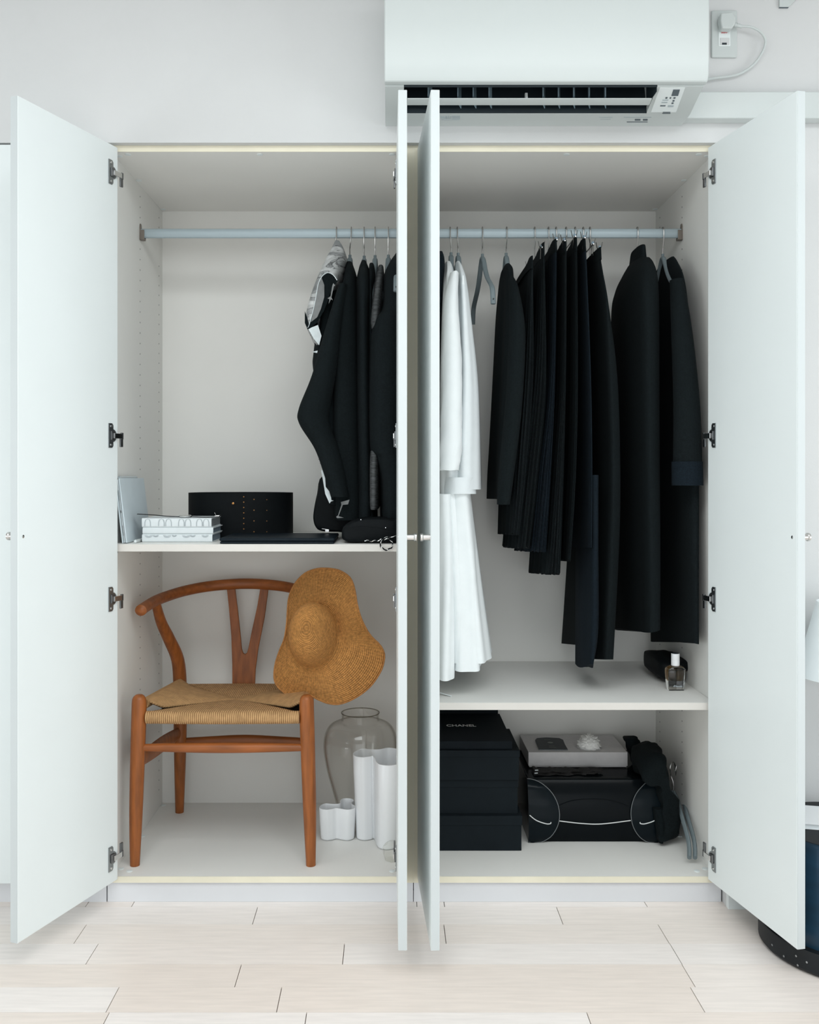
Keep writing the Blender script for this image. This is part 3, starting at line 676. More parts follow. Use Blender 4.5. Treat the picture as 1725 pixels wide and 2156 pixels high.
t = thing('knit_top', 'black knit top squeezed left of the grey marl top', 'top', (-0.045, 0.3, 1.0), 'black garments on the left rail')
garment([(556, 777, 788, 0.22, 0.36), (575, 775, 790, 0.15, 0.44), (640, 775, 787, 0.115, 0.48), (900, 774, 792, 0.115, 0.48), (1098, 774, 794, 0.12, 0.47)], 4, 0.0015, 5).build('body', M_bk3, t, smooth=60)
t = thing('marl_top', 'grey marl knit top between black garments on the left rail', 'top', (-0.02, 0.3, 1.0))
garment([(560, 796, 808, 0.22, 0.36), (580, 790, 810, 0.16, 0.42), (620, 783, 808, 0.105, 0.46), (680, 776, 804, 0.09, 0.46), (730, 778, 806, 0.12, 0.47), (900, 778, 806, 0.12, 0.47), (970, 775, 801, 0.085, 0.47), (1055, 775, 800, 0.085, 0.46), (1072, 777, 798, 0.09, 0.45)], 3, 0.0015, 6).build('body', M_gy, t, smooth=60)
t = thing('quilted_jacket', 'black quilted jacket hanging against the inner door of the left wardrobe', 'jacket', (0.02, 0.3, 1.0), 'black garments on the left rail')
lv = [(535, 831, 845, 0.22, 0.38), (552, 818, 852, 0.15, 0.42), (580, 806, 856, 0.10, 0.46), (650, 799, 857, 0.07, 0.49), (680, 778, 857, 0.06, 0.5), (760, 770, 857, 0.055, 0.5), (930, 770, 857, 0.055, 0.5), (965, 784, 857, 0.058, 0.5), (1010, 796, 857, 0.062, 0.5), (1100, 800, 857, 0.066, 0.49)]
garment(lv, 3, 0.001, 7).build('body', M_bk2, t, smooth=60)


# ---- right rail
hanger('grey hanger of the long white dress behind the inner door', 948, 950, 540, yaw=-0.04)
hanger('grey hanger of the white shirt', 963, 965, 541, yaw=0.04, half=0.15)
hanger('empty grey hanger between the white shirt and the black jacket', 1016, 1016, 543, yaw=0.07, drop=0.145, half=0.19)
hanger('grey hanger of the short black jacket', 1067, 1066, 541, yaw=0.0)
t = thing('navy_top', 'dark navy top peeping out leftmost on the right rail', 'top', (0.12, 0.3, 1.4))
garment([(532, 918, 934, 0.2, 0.36), (545, 915, 938, 0.15, 0.40), (570, 910, 938, 0.14, 0.42), (700, 910, 930, 0.14, 0.42), (900, 910, 930, 0.14, 0.42)], 3, 0.001, 8).build('body', M_nv, t, smooth=60)
t = thing('white_dress', 'long white dress reaching almost to the right shelf', 'dress', (0.16, 0.3, 0.6))
garment([(552, 935, 950, 0.24, 0.36), (570, 928, 957, 0.17, 0.42), (620, 922, 962, 0.10, 0.47), (800, 915, 972, 0.08, 0.50), (1000, 912, 990, 0.07, 0.52), (1100, 911, 1004, 0.06, 0.53), (1250, 911, 1024, 0.05, 0.54), (1388, 910, 1044, 0.05, 0.54)], 11, 0.0045, 9, n=120).build('body', M_wh, t, smooth=60)
garment([(1040, 913, 955, 0.045, 0.30), (1200, 911, 962, 0.03, 0.30), (1428, 909, 958, 0.02, 0.28)], 6, 0.004, 19).build('front_fold', M_wh, t, smooth=60)
garment([(1040, 935, 995, 0.06, 0.36), (1200, 935, 1010, 0.05, 0.38), (1408, 935, 1019, 0.042, 0.38)], 7, 0.004, 29).build('front_fold', M_wh, t, smooth=60)
t = thing('white_shirt', 'white collarless shirt hanging in front of the long white dress', 'shirt', (0.2, 0.3, 1.2))
garment([(552, 957, 968, 0.24, 0.37), (566, 953, 976, 0.17, 0.43), (600, 950, 986, 0.10, 0.48), (700, 946, 1000, 0.075, 0.50), (800, 942, 1012, 0.065, 0.52), (900, 936, 1017, 0.06, 0.53), (1030, 930, 1021, 0.06, 0.53)], 8, 0.0035, 10, n=110).build('body', M_wh2, t, smooth=60)
sleeve([(957, 575, 0.10, 0.012, 0.03), (950, 640, 0.07, 0.02, 0.035), (952, 760, 0.055, 0.027, 0.035), (951, 880, 0.05, 0.029, 0.035), (949, 950, 0.045, 0.031, 0.032), (946, 990, 0.045, 0.026, 0.028)], seed=2, wr=0.05).build('sleeve', M_wh, t, smooth=60)
garment([(1005, 934, 1004, 0.052, 0.2), (1040, 932, 1004, 0.05, 0.2)], 4, 0.002, 11).build('hem', M_wh2, t, smooth=60)
patch('front_placket', [(974, 580), (977, 580), (979, 640), (976, 660), (973, 640)], 0.094, M_wh, t)

t = thing('short_jacket', 'short black jacket next to the empty hanger', 'jacket', (0.3, 0.3, 1.3), 'black garments on the right rail')
garment([(556, 1060, 1075, 0.25, 0.34), (566, 1053, 1082, 0.21, 0.38), (590, 1050, 1084, 0.16, 0.42), (640, 1046, 1092, 0.10, 0.47), (750, 1040, 1098, 0.08, 0.49), (900, 1033, 1090, 0.07, 0.50), (1000, 1029, 1075, 0.07, 0.50), (1050, 1029, 1062, 0.08, 0.5)], 8, 0.003, 12, back=0.85).build('body', M_bk2, t, smooth=60)
sleeve([(1075, 584, 0.19, 0.008, 0.025), (1082, 610, 0.13, 0.014, 0.03), (1089, 700, 0.078, 0.023, 0.032), (1082, 850, 0.065, 0.024, 0.032), (1066, 1000, 0.06, 0.022, 0.03), (1060, 1062, 0.06, 0.018, 0.026)], seed=3).build('sleeve', M_bk, t, smooth=60)

SK = [('pleated_skirt', 'black skirt on the clip hanger nearest the short jacket, low flat waistband', 1108, 562, M_bk2, [(547, 1096, 1116, 0.13, 0.47), (600, 1088, 1122, 0.12, 0.48), (800, 1072, 1125, 0.09, 0.49), (1000, 1057, 1110, 0.08, 0.5), (1122, 1052, 1094, 0.08, 0.5)], 20, 0.004),
      ('pleated_skirt', 'pleated black skirt second of the clipped row, rounded waistband hump', 1126, 525, M_bk, [(521, 1120, 1142, 0.15, 0.45), (545, 1116, 1145, 0.14, 0.46), (800, 1098, 1150, 0.09, 0.48), (1000, 1075, 1135, 0.075, 0.49), (1150, 1062, 1118, 0.07, 0.49)], 22, 0.005),
      ('pleated_skirt', 'pleated black skirt third of the clipped row, pointed waistband', 1155, 515, M_nv, [(511, 1151, 1160, 0.16, 0.44), (540, 1147, 1164, 0.15, 0.45), (800, 1128, 1166, 0.085, 0.48), (1000, 1105, 1160, 0.07, 0.48), (1157, 1088, 1150, 0.065, 0.48)], 24, 0.005),
      ('pleated_skirt', 'longest pleated black skirt, fourth of the clipped row', 1171, 517, M_bk2, [(514, 1168, 1182, 0.16, 0.44), (540, 1166, 1185, 0.15, 0.45), (800, 1152, 1186, 0.085, 0.48), (1000, 1135, 1185, 0.068, 0.49), (1204, 1120, 1179, 0.06, 0.49)], 24, 0.005),
      ('pleated_skirt', 'black skirt fifth of the clipped row, its hem just above the longest one', 1186, 511, M_bk3, [(508, 1191, 1204, 0.16, 0.44), (540, 1187, 1207, 0.15, 0.45), (800, 1178, 1207, 0.08, 0.48), (1000, 1172, 1202, 0.062, 0.49), (1176, 1158, 1194, 0.055, 0.49)], 20, 0.004),
      ('straight_skirt', 'straight black-blue skirt with an even hem, sixth of the clipped row', 1211, 511, M_nv, [(509, 1206, 1222, 0.16, 0.44), (540, 1205, 1226, 0.15, 0.45), (800, 1203, 1234, 0.075, 0.48), (1000, 1199, 1240, 0.055, 0.49), (1150, 1195, 1241, 0.045, 0.49)], 10, 0.002)]
for i, (nm, lab, hp, hy, m, lv, fo, fa) in enumerate(SK):
    t = thing(nm, lab, 'skirt', (PX(hp, 0.3), 0.3, 1.0), 'clipped black skirts')
    o = garment(lv, fo, fa, 30 + i, n=144, hemsaw=0.006 if fo > 11 else 0, back=0.85, sag=0.25).build('pleats' if fo > 11 else 'body', m, t, smooth=50)
    lw = [(lv[0][0] - 1, lv[0][1] - 1, lv[0][2] + 1, lv[0][3] - 0.003, lv[0][4] + 0.003), (lv[0][0] + 26, lv[1][1] - 1, lv[1][2] + 1, lv[1][3] - 0.003, lv[1][4] + 0.003)]
    garment(lw, 0, 0, 1, sag=0.25).build('waistband', M_bk, t, smooth=60)
CLN = [(1126, 533, 'clip hanger under the hump, leftmost of the clipped row'), (1155, 517, 'clip hanger second of the clipped row'), (1171, 519, 'clip hanger third of the clipped row'),
       (1192, 510, 'clip hanger fourth and highest of the clipped row'), (1211, 513, 'clip hanger fifth of the clipped row'), (1228, 526, 'clip hanger sixth of the clipped row'), (1242, 535, 'clip hanger rightmost of the clipped row')]
for (a, b, lab) in CLN: clip_hanger('chrome ' + lab, a, b - 9)
t = thing('wide_trousers', 'long black wide trousers hanging last of the clipped row', 'trousers', (0.6, 0.3, 0.7))
garment([(530, 1234, 1251, 0.14, 0.46), (553, 1233, 1252, 0.13, 0.47), (580, 1232, 1259, 0.12, 0.48), (650, 1230, 1279, 0.10, 0.49), (800, 1230, 1300, 0.09, 0.50), (1000, 1232, 1306, 0.08, 0.5), (1150, 1226, 1304, 0.08, 0.5), (1382, 1225, 1292, 0.08, 0.42)], 7, 0.003, 41, back=0.9).build('front_leg', M_bk, t, smooth=60)
garment([(1000, 1216, 1262, 0.05, 0.3), (1150, 1216, 1262, 0.045, 0.30), (1320, 1215, 1262, 0.04, 0.28), (1398, 1216, 1250, 0.04, 0.26)], 5, 0.002, 42, hem=0.006, back=0.9).build('leg_fold', M_nv, t, smooth=60)
garment([(1000, 1215, 1250, 0.12, 0.52), (1150, 1209, 1245, 0.12, 0.52), (1352, 1197, 1230, 0.12, 0.53)], 4, 0.0015, 43, back=0.9).build('back_leg', M_bk3, t, smooth=60)
garment([(528, 1233, 1252, 0.125, 0.47), (553, 1232, 1254, 0.122, 0.475)], 0, 0, 1).build('waistband', M_bk3, t, smooth=60)

hanger('grey hanger of the high-necked black coat, only its hook showing', 1342, 1341, 556, yaw=0.0)
hanger('grey hanger of the long black coat by the right side panel', 1396, 1396, 543, yaw=0.0)
t = thing('high_neck_coat', 'long black coat with a tall stand-up collar', 'coat', (0.72, 0.3, 0.9), 'black garments on the right rail')
garment([(545, 1322, 1372, 0.22, 0.40), (556, 1312, 1380, 0.17, 0.43), (580, 1299, 1388, 0.12, 0.47), (630, 1292, 1392, 0.09, 0.49), (800, 1294, 1392, 0.08, 0.50), (1000, 1297, 1392, 0.075, 0.50), (1200, 1300, 1392, 0.07, 0.51), (1322, 1303, 1390, 0.07, 0.51)], 6, 0.003, 51, hem=0.004, back=0.9).build('body', M_bk, t, smooth=60)
garment([(517, 1333, 1359, 0.245, 0.36), (521, 1330, 1361, 0.235, 0.37), (548, 1326, 1364, 0.22, 0.39), (566, 1318, 1370, 0.18, 0.42)], 0, 0, 1).build('collar', M_bk2, t, smooth=60)
t = thing('long_coat', 'long black coat with a bluish cuff, nearest the right side panel', 'coat', (0.85, 0.3, 0.9), 'black garments on the right rail')
garment([(543, 1397, 1413, 0.23, 0.38), (556, 1390, 1420, 0.18, 0.42), (590, 1386, 1432, 0.12, 0.46), (660, 1384, 1444, 0.09, 0.48), (800, 1384, 1460, 0.07, 0.49), (1000, 1384, 1468, 0.06, 0.50), (1200, 1385, 1467, 0.05, 0.51), (1346, 1388, 1466, 0.045, 0.51)], 5, 0.0028, 52, hem=0.003, back=0.9).build('body', M_bk2, t, smooth=60)
sleeve([(1425, 590, 0.10, 0.018, 0.032), (1436, 700, 0.065, 0.028, 0.035), (1446, 850, 0.05, 0.036, 0.035), (1448, 985, 0.045, 0.040, 0.035)], seed=5).build('sleeve', M_bk, t, smooth=60)
sleeve([(1447, 972, 0.044, 0.0425, 0.038), (1448, 1022, 0.042, 0.043, 0.038)], seed=5).build('cuff', M_nv, t, smooth=60)

# ------------------------------------------------------------------ things on the left shelf
ZS = SH_L + 0.0003
# tablet leaning on the side panel
tl = math.atan2(0.022, 0.186); tb = (-0.7235, 0.028, ZS)
def tabxf(p):
    # local: x thickness, y depth, z height; leans towards -X; small yaw
    c, s = math.cos(tl), math.sin(tl); x, z = p.x * c - p.z * s, p.x * s + p.z * c
    return Vector((tb[0] + x + 0.012 * p.y, tb[1] + p.y, tb[2] + z))
t = thing('tablet', 'tablet in a pale blue-grey cover leaning on the left side panel', 'tablet', tb)
MB(tabxf).box(-0.0165, -0.0125, 0, 0.246, 0.0022, 0.180).build('back_cover', M_tab, t, bevel=0.0015)
bd = MB(tabxf).box(-0.0122, -0.0060, 0.001, 0.246, 0.0022, 0.180).build('tablet_body', M_tabe, t, bevel=0.002)
MB(tabxf).box(-0.0056, -0.0016, -0.001, 0.248, 0.0016, 0.182).build('front_cover', M_tab, t, bevel=0.0015)
mb = MB(tabxf)
for z0_ in (0.024, 0.122):
    for k in range(9): mb.box(-0.0100, -0.0086, 0.0003, 0.0012, z0_ + k * 0.0031, z0_ + k * 0.0031 + 0.0016)
mb.box(-0.0103, -0.0083, 0.0003, 0.0012, 0.086, 0.093); mb.build('speaker_ports', M_hole, bd, smooth=0)['kind'] = 'stuff'
MB().tube([tabxf(Vector((-0.0085, 0.02, 0.1846))), tabxf(Vector((-0.0085, 0.19, 0.1846)))], 0.0042, 12).build('spine_roll', M_tabe, t)
t = thing('stylus', 'white stylus lying between the tablet and the stacked books', 'stylus', (-0.70, 0.1, ZS))
pa, pb = Vector((PX(285, 0.045), 0.045, ZS + 0.0048)), Vector((PX(299, 0.045) - 0.012, 0.20, ZS + 0.0048))
MB().tube([pa, pb], 0.0046, 14).build('barrel', M_ac, t)
MB().tube([pa + Vector((0, -0.0008, 0)), pa + Vector((0, 0.0005, 0))], 0.0032, 12).build('end_cap', M_door, t)
# books
bx0, bx1, by0 = PX(299, 0.075), PX(447, 0.075), 0.075
hh = [(0.0, 0.0226), (0.0230, 0.0416), (0.0420, 0.0678)]
labs = ['bottom white book of the stack, arches at its upper edge', 'plain white middle book of the stack', 'top white book of the stack, dotted arches along its spine']
for i, (a, b) in enumerate(hh):
    t = thing('book', labs[i], 'book', (bx0 + 0.1, by0 + 0.07, ZS + a), 'white books stacked beside the tablet')
    q = (0.003, 0.001, 0.0)[i]; z0_, z1_ = ZS + a, ZS + b; dx = (0.0, 0.0015, -0.0005)[i]
    cov = MB().prism([(bx0 + dx, by0 + p[0], z0_ + p[1]) for p in [(0.004, 0), (0.148, 0), (0.148, 0.0022), (0.006, 0.0022), (0.003, 0.004), (0.003, b - a - 0.004), (0.006, b - a - 0.0022), (0.150, b - a - 0.0022), (0.150, b - a), (0.004, b - a), (0.0008, b - a - 0.003), (0, (b - a) / 2), (0.0008, 0.003)]], (bx1 - bx0 + (0.0, 0.001, -0.002)[i], 0, 0)).build('cover', M_paper, t, smooth=30)
    B(bx0 + dx + 0.003, bx1 + dx - 0.0035, by0 + 0.0035, by0 + 0.145, z0_ + 0.0026, z1_ - 0.0026).build('pages', [M_pageb, M_pageb, M_page][i], t, smooth=0)
    mb = MB()
    if i == 2:
        for cx in (311, 340, 355, 382, 396, 420, 434):
            for rr in (1.0, 0.8): mb.tube([P(cx - 6.6 * rr, 1108, by0 - 0.0004), P(cx - 6.6 * rr, 1100, by0 - 0.0004), P(cx - 4.5 * rr, 1094.5, by0 - 0.0002), P(cx, 1092.6, by0 + 0.0006), P(cx + 4.5 * rr, 1094.5, by0 - 0.0002), P(cx + 6.6 * rr, 1100, by0 - 0.0004), P(cx + 6.6 * rr, 1108, by0 - 0.0004)], 0.0004, 5)
    if i == 0:
        for cx, rr in ((313, 8), (328, 6), (352, 8), (367, 5), (392, 8), (406, 6), (432, 7)):
            for r2 in (1.0, 0.75, 0.5): mb.tube([P(cx + rr * r2 * math.cos(PI * k / 8), 1126.2 + rr * 0.75 * r2 * math.sin(PI * k / 8), by0 - 0.0003) for k in range(9)], 0.0004, 5)
    if mb.v: mb.build('dotted_pattern', M_dots, cov)['kind'] = 'stuff'
ZT2 = ZS + 0.0681
t = thing('wristwatch', 'wristwatch with thin black strap lying across the top white book', 'watch', (-0.57, 0.1, ZT2))
pts = catmull([Vector((PX(288, 0.09), 0.10, ZT2 + 0.0105)), Vector((PX(320, 0.09), 0.10, ZT2 + 0.008)), Vector((PX(350, 0.09), 0.10, ZT2 + 0.0042)), Vector((PX(376, 0.09), 0.10, ZT2 + 0.0028))], 4)
mb = MB().tube(pts, [(0.0011, 0.009)] * len(pts), 10, up=(0, 0, 1))
pts = catmull([Vector((PX(402, 0.09), 0.10, ZT2 + 0.0028)), Vector((PX(425, 0.09), 0.102, ZT2 + 0.0016)), Vector((PX(450, 0.09), 0.104, ZT2 + 0.0018)), Vector((PX(461, 0.09), 0.106, ZT2 + 0.0035))], 4)
mb.tube(pts, [(0.0011, 0.009)] * len(pts), 10, up=(0, 0, 1)); mb.build('strap', M_lea, t)
MB().lathe([(0.014, ZT2 + 0.0003), (0.0175, ZT2 + 0.002), (0.0185, ZT2 + 0.0045), (0.017, ZT2 + 0.007), (0.0155, ZT2 + 0.0076), (0.014, ZT2 + 0.0068)], (PX(389, 0.09), 0.10, 0), 28).build('case', M_chrome, t)
mb = MB(); cx = PX(456, 0.09)
mb.tube([(cx - 0.006, 0.096, ZT2 + 0.0045), (cx + 0.006, 0.096, ZT2 + 0.0055), (cx + 0.008, 0.104, ZT2 + 0.0055), (cx + 0.006, 0.115, ZT2 + 0.0055), (cx - 0.006, 0.115, ZT2 + 0.0045)], 0.0014, 8)
mb.tube([(cx - 0.003, 0.104, ZT2 + 0.004), (cx - 0.0075, 0.100, ZT2 + 0.0145)], 0.0009, 6); mb.build('buckle', M_chrome, t)
# wide coiled belt with gold studs
t = thing('wide_belt', 'wide black leather belt coiled upright with rows of gold studs', 'belt', (-0.445, 0.36, ZS))
bc = (PX(507.5, 0.36), 0.36); brx, bry = (617 - 398) / 2 / sc(0.36), 0.115; bz1 = PZ(1038.5, 0.25)
def belt_pt(a, off=0.0): return (bc[0] + (brx + off) * math.cos(a), bc[1] + (bry + off) * math.sin(a))
rings = []
N_ = 96
for (off, z) in ((0, ZS), (0, bz1), (-0.004, bz1), (-0.004, ZS)):
    rings.append([(*belt_pt(2 * PI * k / N_, off), z) for k in range(N_)])
MB().loft(rings + [rings[0]], False, False).build('band', M_lea, t, smooth=40)
MB().loft([[(bc[0] + (brx - 0.012) * math.cos(2 * PI * k / 64), bc[1] + (bry - 0.012) * math.sin(2 * PI * k / 64), z) for k in range(64)] for z in (ZS, bz1 - 0.004)] , True, True).build('inner_coil', M_lea, t, smooth=40)
def stud(px, py, r):
    # on the front of the oval
    x = PX(px, 0.255)
    for _ in range(6):
        cc = max(-0.999, min(0.999, (x - bc[0]) / brx)); y = bc[1] - bry * math.sqrt(1 - cc * cc); x = PX(px, y)
    MB().lathe([(r, 0.0004), (r, -0.0008), (r * 0.5, -0.0016)], (x, y, PZ(py, y)), 10, axis='y').build('stud', M_gold, t)
stud(491, 1060, 0.0034)
for k in range(8): stud(513.5, 1046 + k * 11.3, 0.0019)
for k in range(4): stud(535, 1051.5 + k * 22.7, 0.0018)
for k in range(4): stud(562, 1052 + k * 22.5, 0.0014)
# flat navy case
t = thing('laptop_sleeve', 'flat dark navy leather case lying at the front of the left shelf', 'case', (-0.31, 0.13, ZS))
B(PX(464, 0.02), PX(704, 0.02), 0.012, 0.235, ZS, ZS + 0.0065).build('lower_half', M_navyl, t, bevel=0.003, seg=3)
B(PX(463, 0.02), PX(705, 0.02), 0.010, 0.237, ZS + 0.007, ZS + 0.0165).build('upper_half', M_navyl, t, bevel=0.004, seg=3)
# handbag standing behind
t = thing('handbag', 'black leather handbag with rounded corners standing under the hanging clothes', 'bag', (-0.16, 0.26, ZS + 0.017))
hz0 = ZS + 0.0172
prof = [(680, 1004), (669, 1040), (662, 1075), (661, 1095), (666, 1111), (678, 1119), (712, 1121), (738, 1121), (742, 1090), (742, 1030), (735, 1006)]
pp = catmull([P(a, b, 0.24) for a, b in prof], 4, True)
dz = hz0 - min(p.z for p in pp); pp = [p + Vector((0, 0, dz)) for p in pp]
cen = sum(pp, Vector()) / len(pp)
rings = [[cen + (p - cen) * k + Vector((0, yo - 0.24, 0)) for p in pp] for k, yo in ((0.90, 0.205), (0.985, 0.212), (1.0, 0.225), (1.0, 0.285), (0.985, 0.298), (0.90, 0.305))]
bg = MB().loft(rings).build('bag_body', M_lea, t, smooth=50)
mb = MB(); q = Vector((PX(688, 0.2), 0.200, hz0 + 0.008)); mb.box(q.x - 0.004, q.x + 0.0065, 0.1995, 0.206, q.z - 0.004, q.z + 0.0035); mb.tube([q + Vector((-0.014, 0, 0.006)), q + Vector((0.006, 0, 0.0035))], 0.0008, 6); mb.build('clasp', M_chrome, t)
# soft pouch and chain
t = thing('soft_pouch', 'soft black leather pouch at the right end of the left shelf', 'bag', (-0.02, 0.15, ZS))
def blob(prof, Yc, yd, m, name, parent, zfloor=None, lump=0.0, seed=0, boxy=0.0):
    pp = catmull([P(a, b, Yc) for a, b in prof], 4, True)
    if zfloor is not None: dz = zfloor - min(p.z for p in pp); pp = [p + Vector((0, 0, dz)) for p in pp]
    cen = sum(pp, Vector()) / len(pp); rings = []
    for k, f in ((0.55, -1.0), (0.80, -0.93), (0.94, -0.75), (1.0, -0.4), (1.0, 0.0), (1.0, 0.4), (0.94, 0.75), (0.80, 0.93), (0.55, 1.0)):
        r = []
        for p in pp:
            v = cen + (p - cen) * lerp(k, 1.0, boxy); v.z = max(v.z, zfloor) if zfloor is not None else v.z
            n_ = mnoise.noise(v * 22 + Vector((seed, f * 2, seed))) * lump
            r.append(Vector((v.x + n_, Yc + f * yd + n_, max(v.z + n_ * 0.6, zfloor + 0.0) if zfloor is not None else v.z + n_ * 0.6)))
        rings.append(r)
    return MB().loft(rings).build(name, m, parent, smooth=60)
blob([(724, 1138), (721, 1128), (724, 1112), (740, 1100), (765, 1092), (795, 1092), (825, 1094), (840, 1098), (842, 1120), (842, 1142), (790, 1143), (740, 1143)], 0.10, 0.07, M_lea, 'pouch_body', t, ZS, 0.003, 3, 0.6)
MB().tube([P(728, 1112, 0.022), P(760, 1108, 0.020), (*P(800, 1112, 0.020),), P(836, 1122, 0.022)], 0.0012, 6).build('flap_seam', M_lea, t)
for (a, b) in ((760, 1094), (812, 1111)): MB().lathe([(0.0012, -0.0008), (0.0012, 0.0008)], tuple(P(a, b, 0.022)), 8, axis='y').build('rivet', M_chrome, t)
t = thing('chain_strap', 'black and silver chain strap dangling over the front of the left shelf', 'chain', (-0.01, 0.0, ZS))
c1 = [P(768, 1138, 0.01), P(784, 1139, 0.008), P(800, 1137, 0.004), P(812, 1132, 0.002), P(836, 1128, 0.012)]
ringc = [P(814 + 13 * math.cos(a), 1146 + 11.5 * math.sin(a), -0.004) for a in [2 * PI * k / 40 for k in range(40)]]
def chain(pts, closed=False):
    path = catmull(pts, 8, closed) if not closed else pts
    mb1 = MB(); mb2 = MB(); n = len(path)
    A_, B_ = [], []
    for i, p in enumerate(path):
        off = Vector((0, math.sin(i * 0.9) * 0.0016, math.cos(i * 0.9) * 0.0016)); A_.append(p + off); B_.append(p - off)
    mb1.tube(A_, 0.0018, 6, closed); mb2.tube(B_, 0.0012, 6, closed); return mb1, mb2
a1, a2 = chain(c1); a1.build('leather_cord', M_lea, t); a2.build('silver_links', M_chrome, t)
a1, a2 = chain(ringc, True); a1.build('leather_loop', M_lea, t); a2.build('silver_loop', M_chrome, t)

# ------------------------------------------------------------------ wishbone-back chair
CX = -0.4687
ch = thing('dining_chair', 'brown wooden armchair with Y-shaped back and woven cord seat', 'chair', (CX, 0.28, ZB))
mir = lambda p: (2 * CX - p[0], p[1], p[2])
zb = ZB + 0.0003
fleg = [(-0.7165, 0.074, zb, 0.0135), (-0.7135, 0.074, 0.22, 0.0185), (-0.708, 0.074, 0.40, 0.0205), (-0.705, 0.074, 0.50, 0.0208), (-0.7045, 0.074, 0.535, 0.0200), (-0.7045, 0.074, 0.547, 0.016), (-0.7045, 0.074, 0.553, 0.009)]
bleg = [(-0.684, 0.496, zb, 0.0135), (-0.680, 0.482, 0.17, 0.0165), (-0.676, 0.468, 0.28, 0.0195), (-0.674, 0.460, 0.38, 0.021), (-0.673, 0.455, 0.484, 0.0215), (-0.677, 0.440, 0.579, 0.0205), (-0.696, 0.400, 0.654, 0.019), (-0.711, 0.36, 0.713, 0.0165), (-0.7165, 0.315, 0.778, 0.0135)]
for pts in (fleg, bleg):
    for f in (lambda p: p[:3], lambda p: mir(p)):
        q = catmull([Vector((*f(p), p[3])[:3]) for p in pts], 5); r = catmull([Vector((p[3], 0, 0)) for p in pts], 5)
        MB().tube(q, [v.x for v in r], 14).build('leg', M_wood, ch)
half = [(-0.728, 0.178, 0.7745), (-0.7265, 0.215, 0.778), (-0.718, 0.30, 0.785), (-0.700, 0.37, 0.7905), (-0.660, 0.445, 0.799), (-0.60, 0.495, 0.807), (-0.53, 0.520, 0.812), (CX, 0.528, 0.8135)]
full = half + [mir(p) for p in half[-2::-1]]
q = catmull(full, 6); n = len(q); rr = []
for i in range(n):
    f = abs(i / (n - 1) - 0.5) * 2; rr.append((lerp(0.0175, 0.0165, f), lerp(0.0115, 0.0175, f)))
rr[0] = rr[-1] = (0.012, 0.013)
MB().tube([q[0] + (q[0] - q[1]).normalized() * 0.005] + q + [q[-1] + (q[-1] - q[-2]).normalized() * 0.005], [(0.006, 0.006)] + rr + [(0.006, 0.006)], 16, up=(0, 0, 1)).build('bow_rail', M_woodx, ch)
# Y splat
def sp_pt(px, py): t_ = (1447 - py) / 207.0; return P(px, py, lerp(0.487, 0.523, t_))
outl = [(489, 1458), (489, 1400), (487, 1340), (482, 1280), (477, 1234), (494, 1233), (500, 1280), (506, 1335), (509, 1367), (512, 1376), (516, 1378), (520, 1375), (523, 1365), (530, 1330), (541, 1280), (549, 1234), (566, 1235), (557, 1300), (544, 1365), (538, 1410), (536, 1458)]
MB().prism([sp_pt(a, b) for a, b in outl], (0, 0.012, 0)).build('back_splat', M_wood, ch, smooth=0, bevel=0.002)
# stretchers
mb = MB(); pts = [(-0.698, 0.074, 0.404), (-0.60, 0.074, 0.404), (CX, 0.074, 0.403), (-0.335, 0.074, 0.404), (-0.24, 0.074, 0.404)]
mb.tube(catmull(pts, 4), [lerp(0.0095, 0.0145, math.sin(PI * k / 16)) for k in range(17)], 14); mb.build('stretcher', M_woodx, ch)
pts = [(-0.672, 0.47, 0.308), (-0.57, 0.47, 0.311), (CX, 0.47, 0.314), (-0.366, 0.47, 0.311), (-0.266, 0.47, 0.308)]
MB().tube(catmull(pts, 4), [(lerp(0.013, 0.018, math.sin(PI * k / 16)), 0.009) for k in range(17)], 12, up=(0, 0, 1)).build('stretcher', M_woodx, ch)
for f in (lambda p: p, mir):
    pts = [f((-0.708, 0.085, 0.362)), f((-0.695, 0.27, 0.352)), f((-0.676, 0.455, 0.342))]
    MB().tube(catmull(pts, 5), [(lerp(0.017, 0.026, math.sin(PI * k / 10)), 0.009) for k in range(11)], 12, up=(0, 0, 1)).build('stretcher', M_wood, ch)
# cord seat: wrapped rails + four woven panels dipping to the centre
C0 = Vector((CX, 0.285, 0.490))
seat_bits = []
pts = [(-0.684, 0.074, 0.4895), (-0.58, 0.072, 0.489), (CX, 0.072, 0.4885), (-0.36, 0.072, 0.489), (-0.253, 0.074, 0.4895)]
MB().tube(catmull(pts, 6), 0.0178, 18).build('front_cord_roll', M_cordx, ch)
MB().tube([(-0.652, 0.462, 0.483), (CX, 0.468, 0.483), (2 * CX + 0.652, 0.462, 0.483)], 0.015, 16).build('back_cord_roll', M_cordx, ch)
for f in (lambda p: p, mir):
    MB().tube(catmull([f((-0.697, 0.10, 0.521)), f((-0.688, 0.25, 0.512)), f((-0.674, 0.36, 0.509)), f((-0.668, 0.43, 0.506))], 6), [(0.0155, 0.0125)] * 19, 14, up=(0, 0, 1)).build('side_cord_roll', M_cordy, ch)
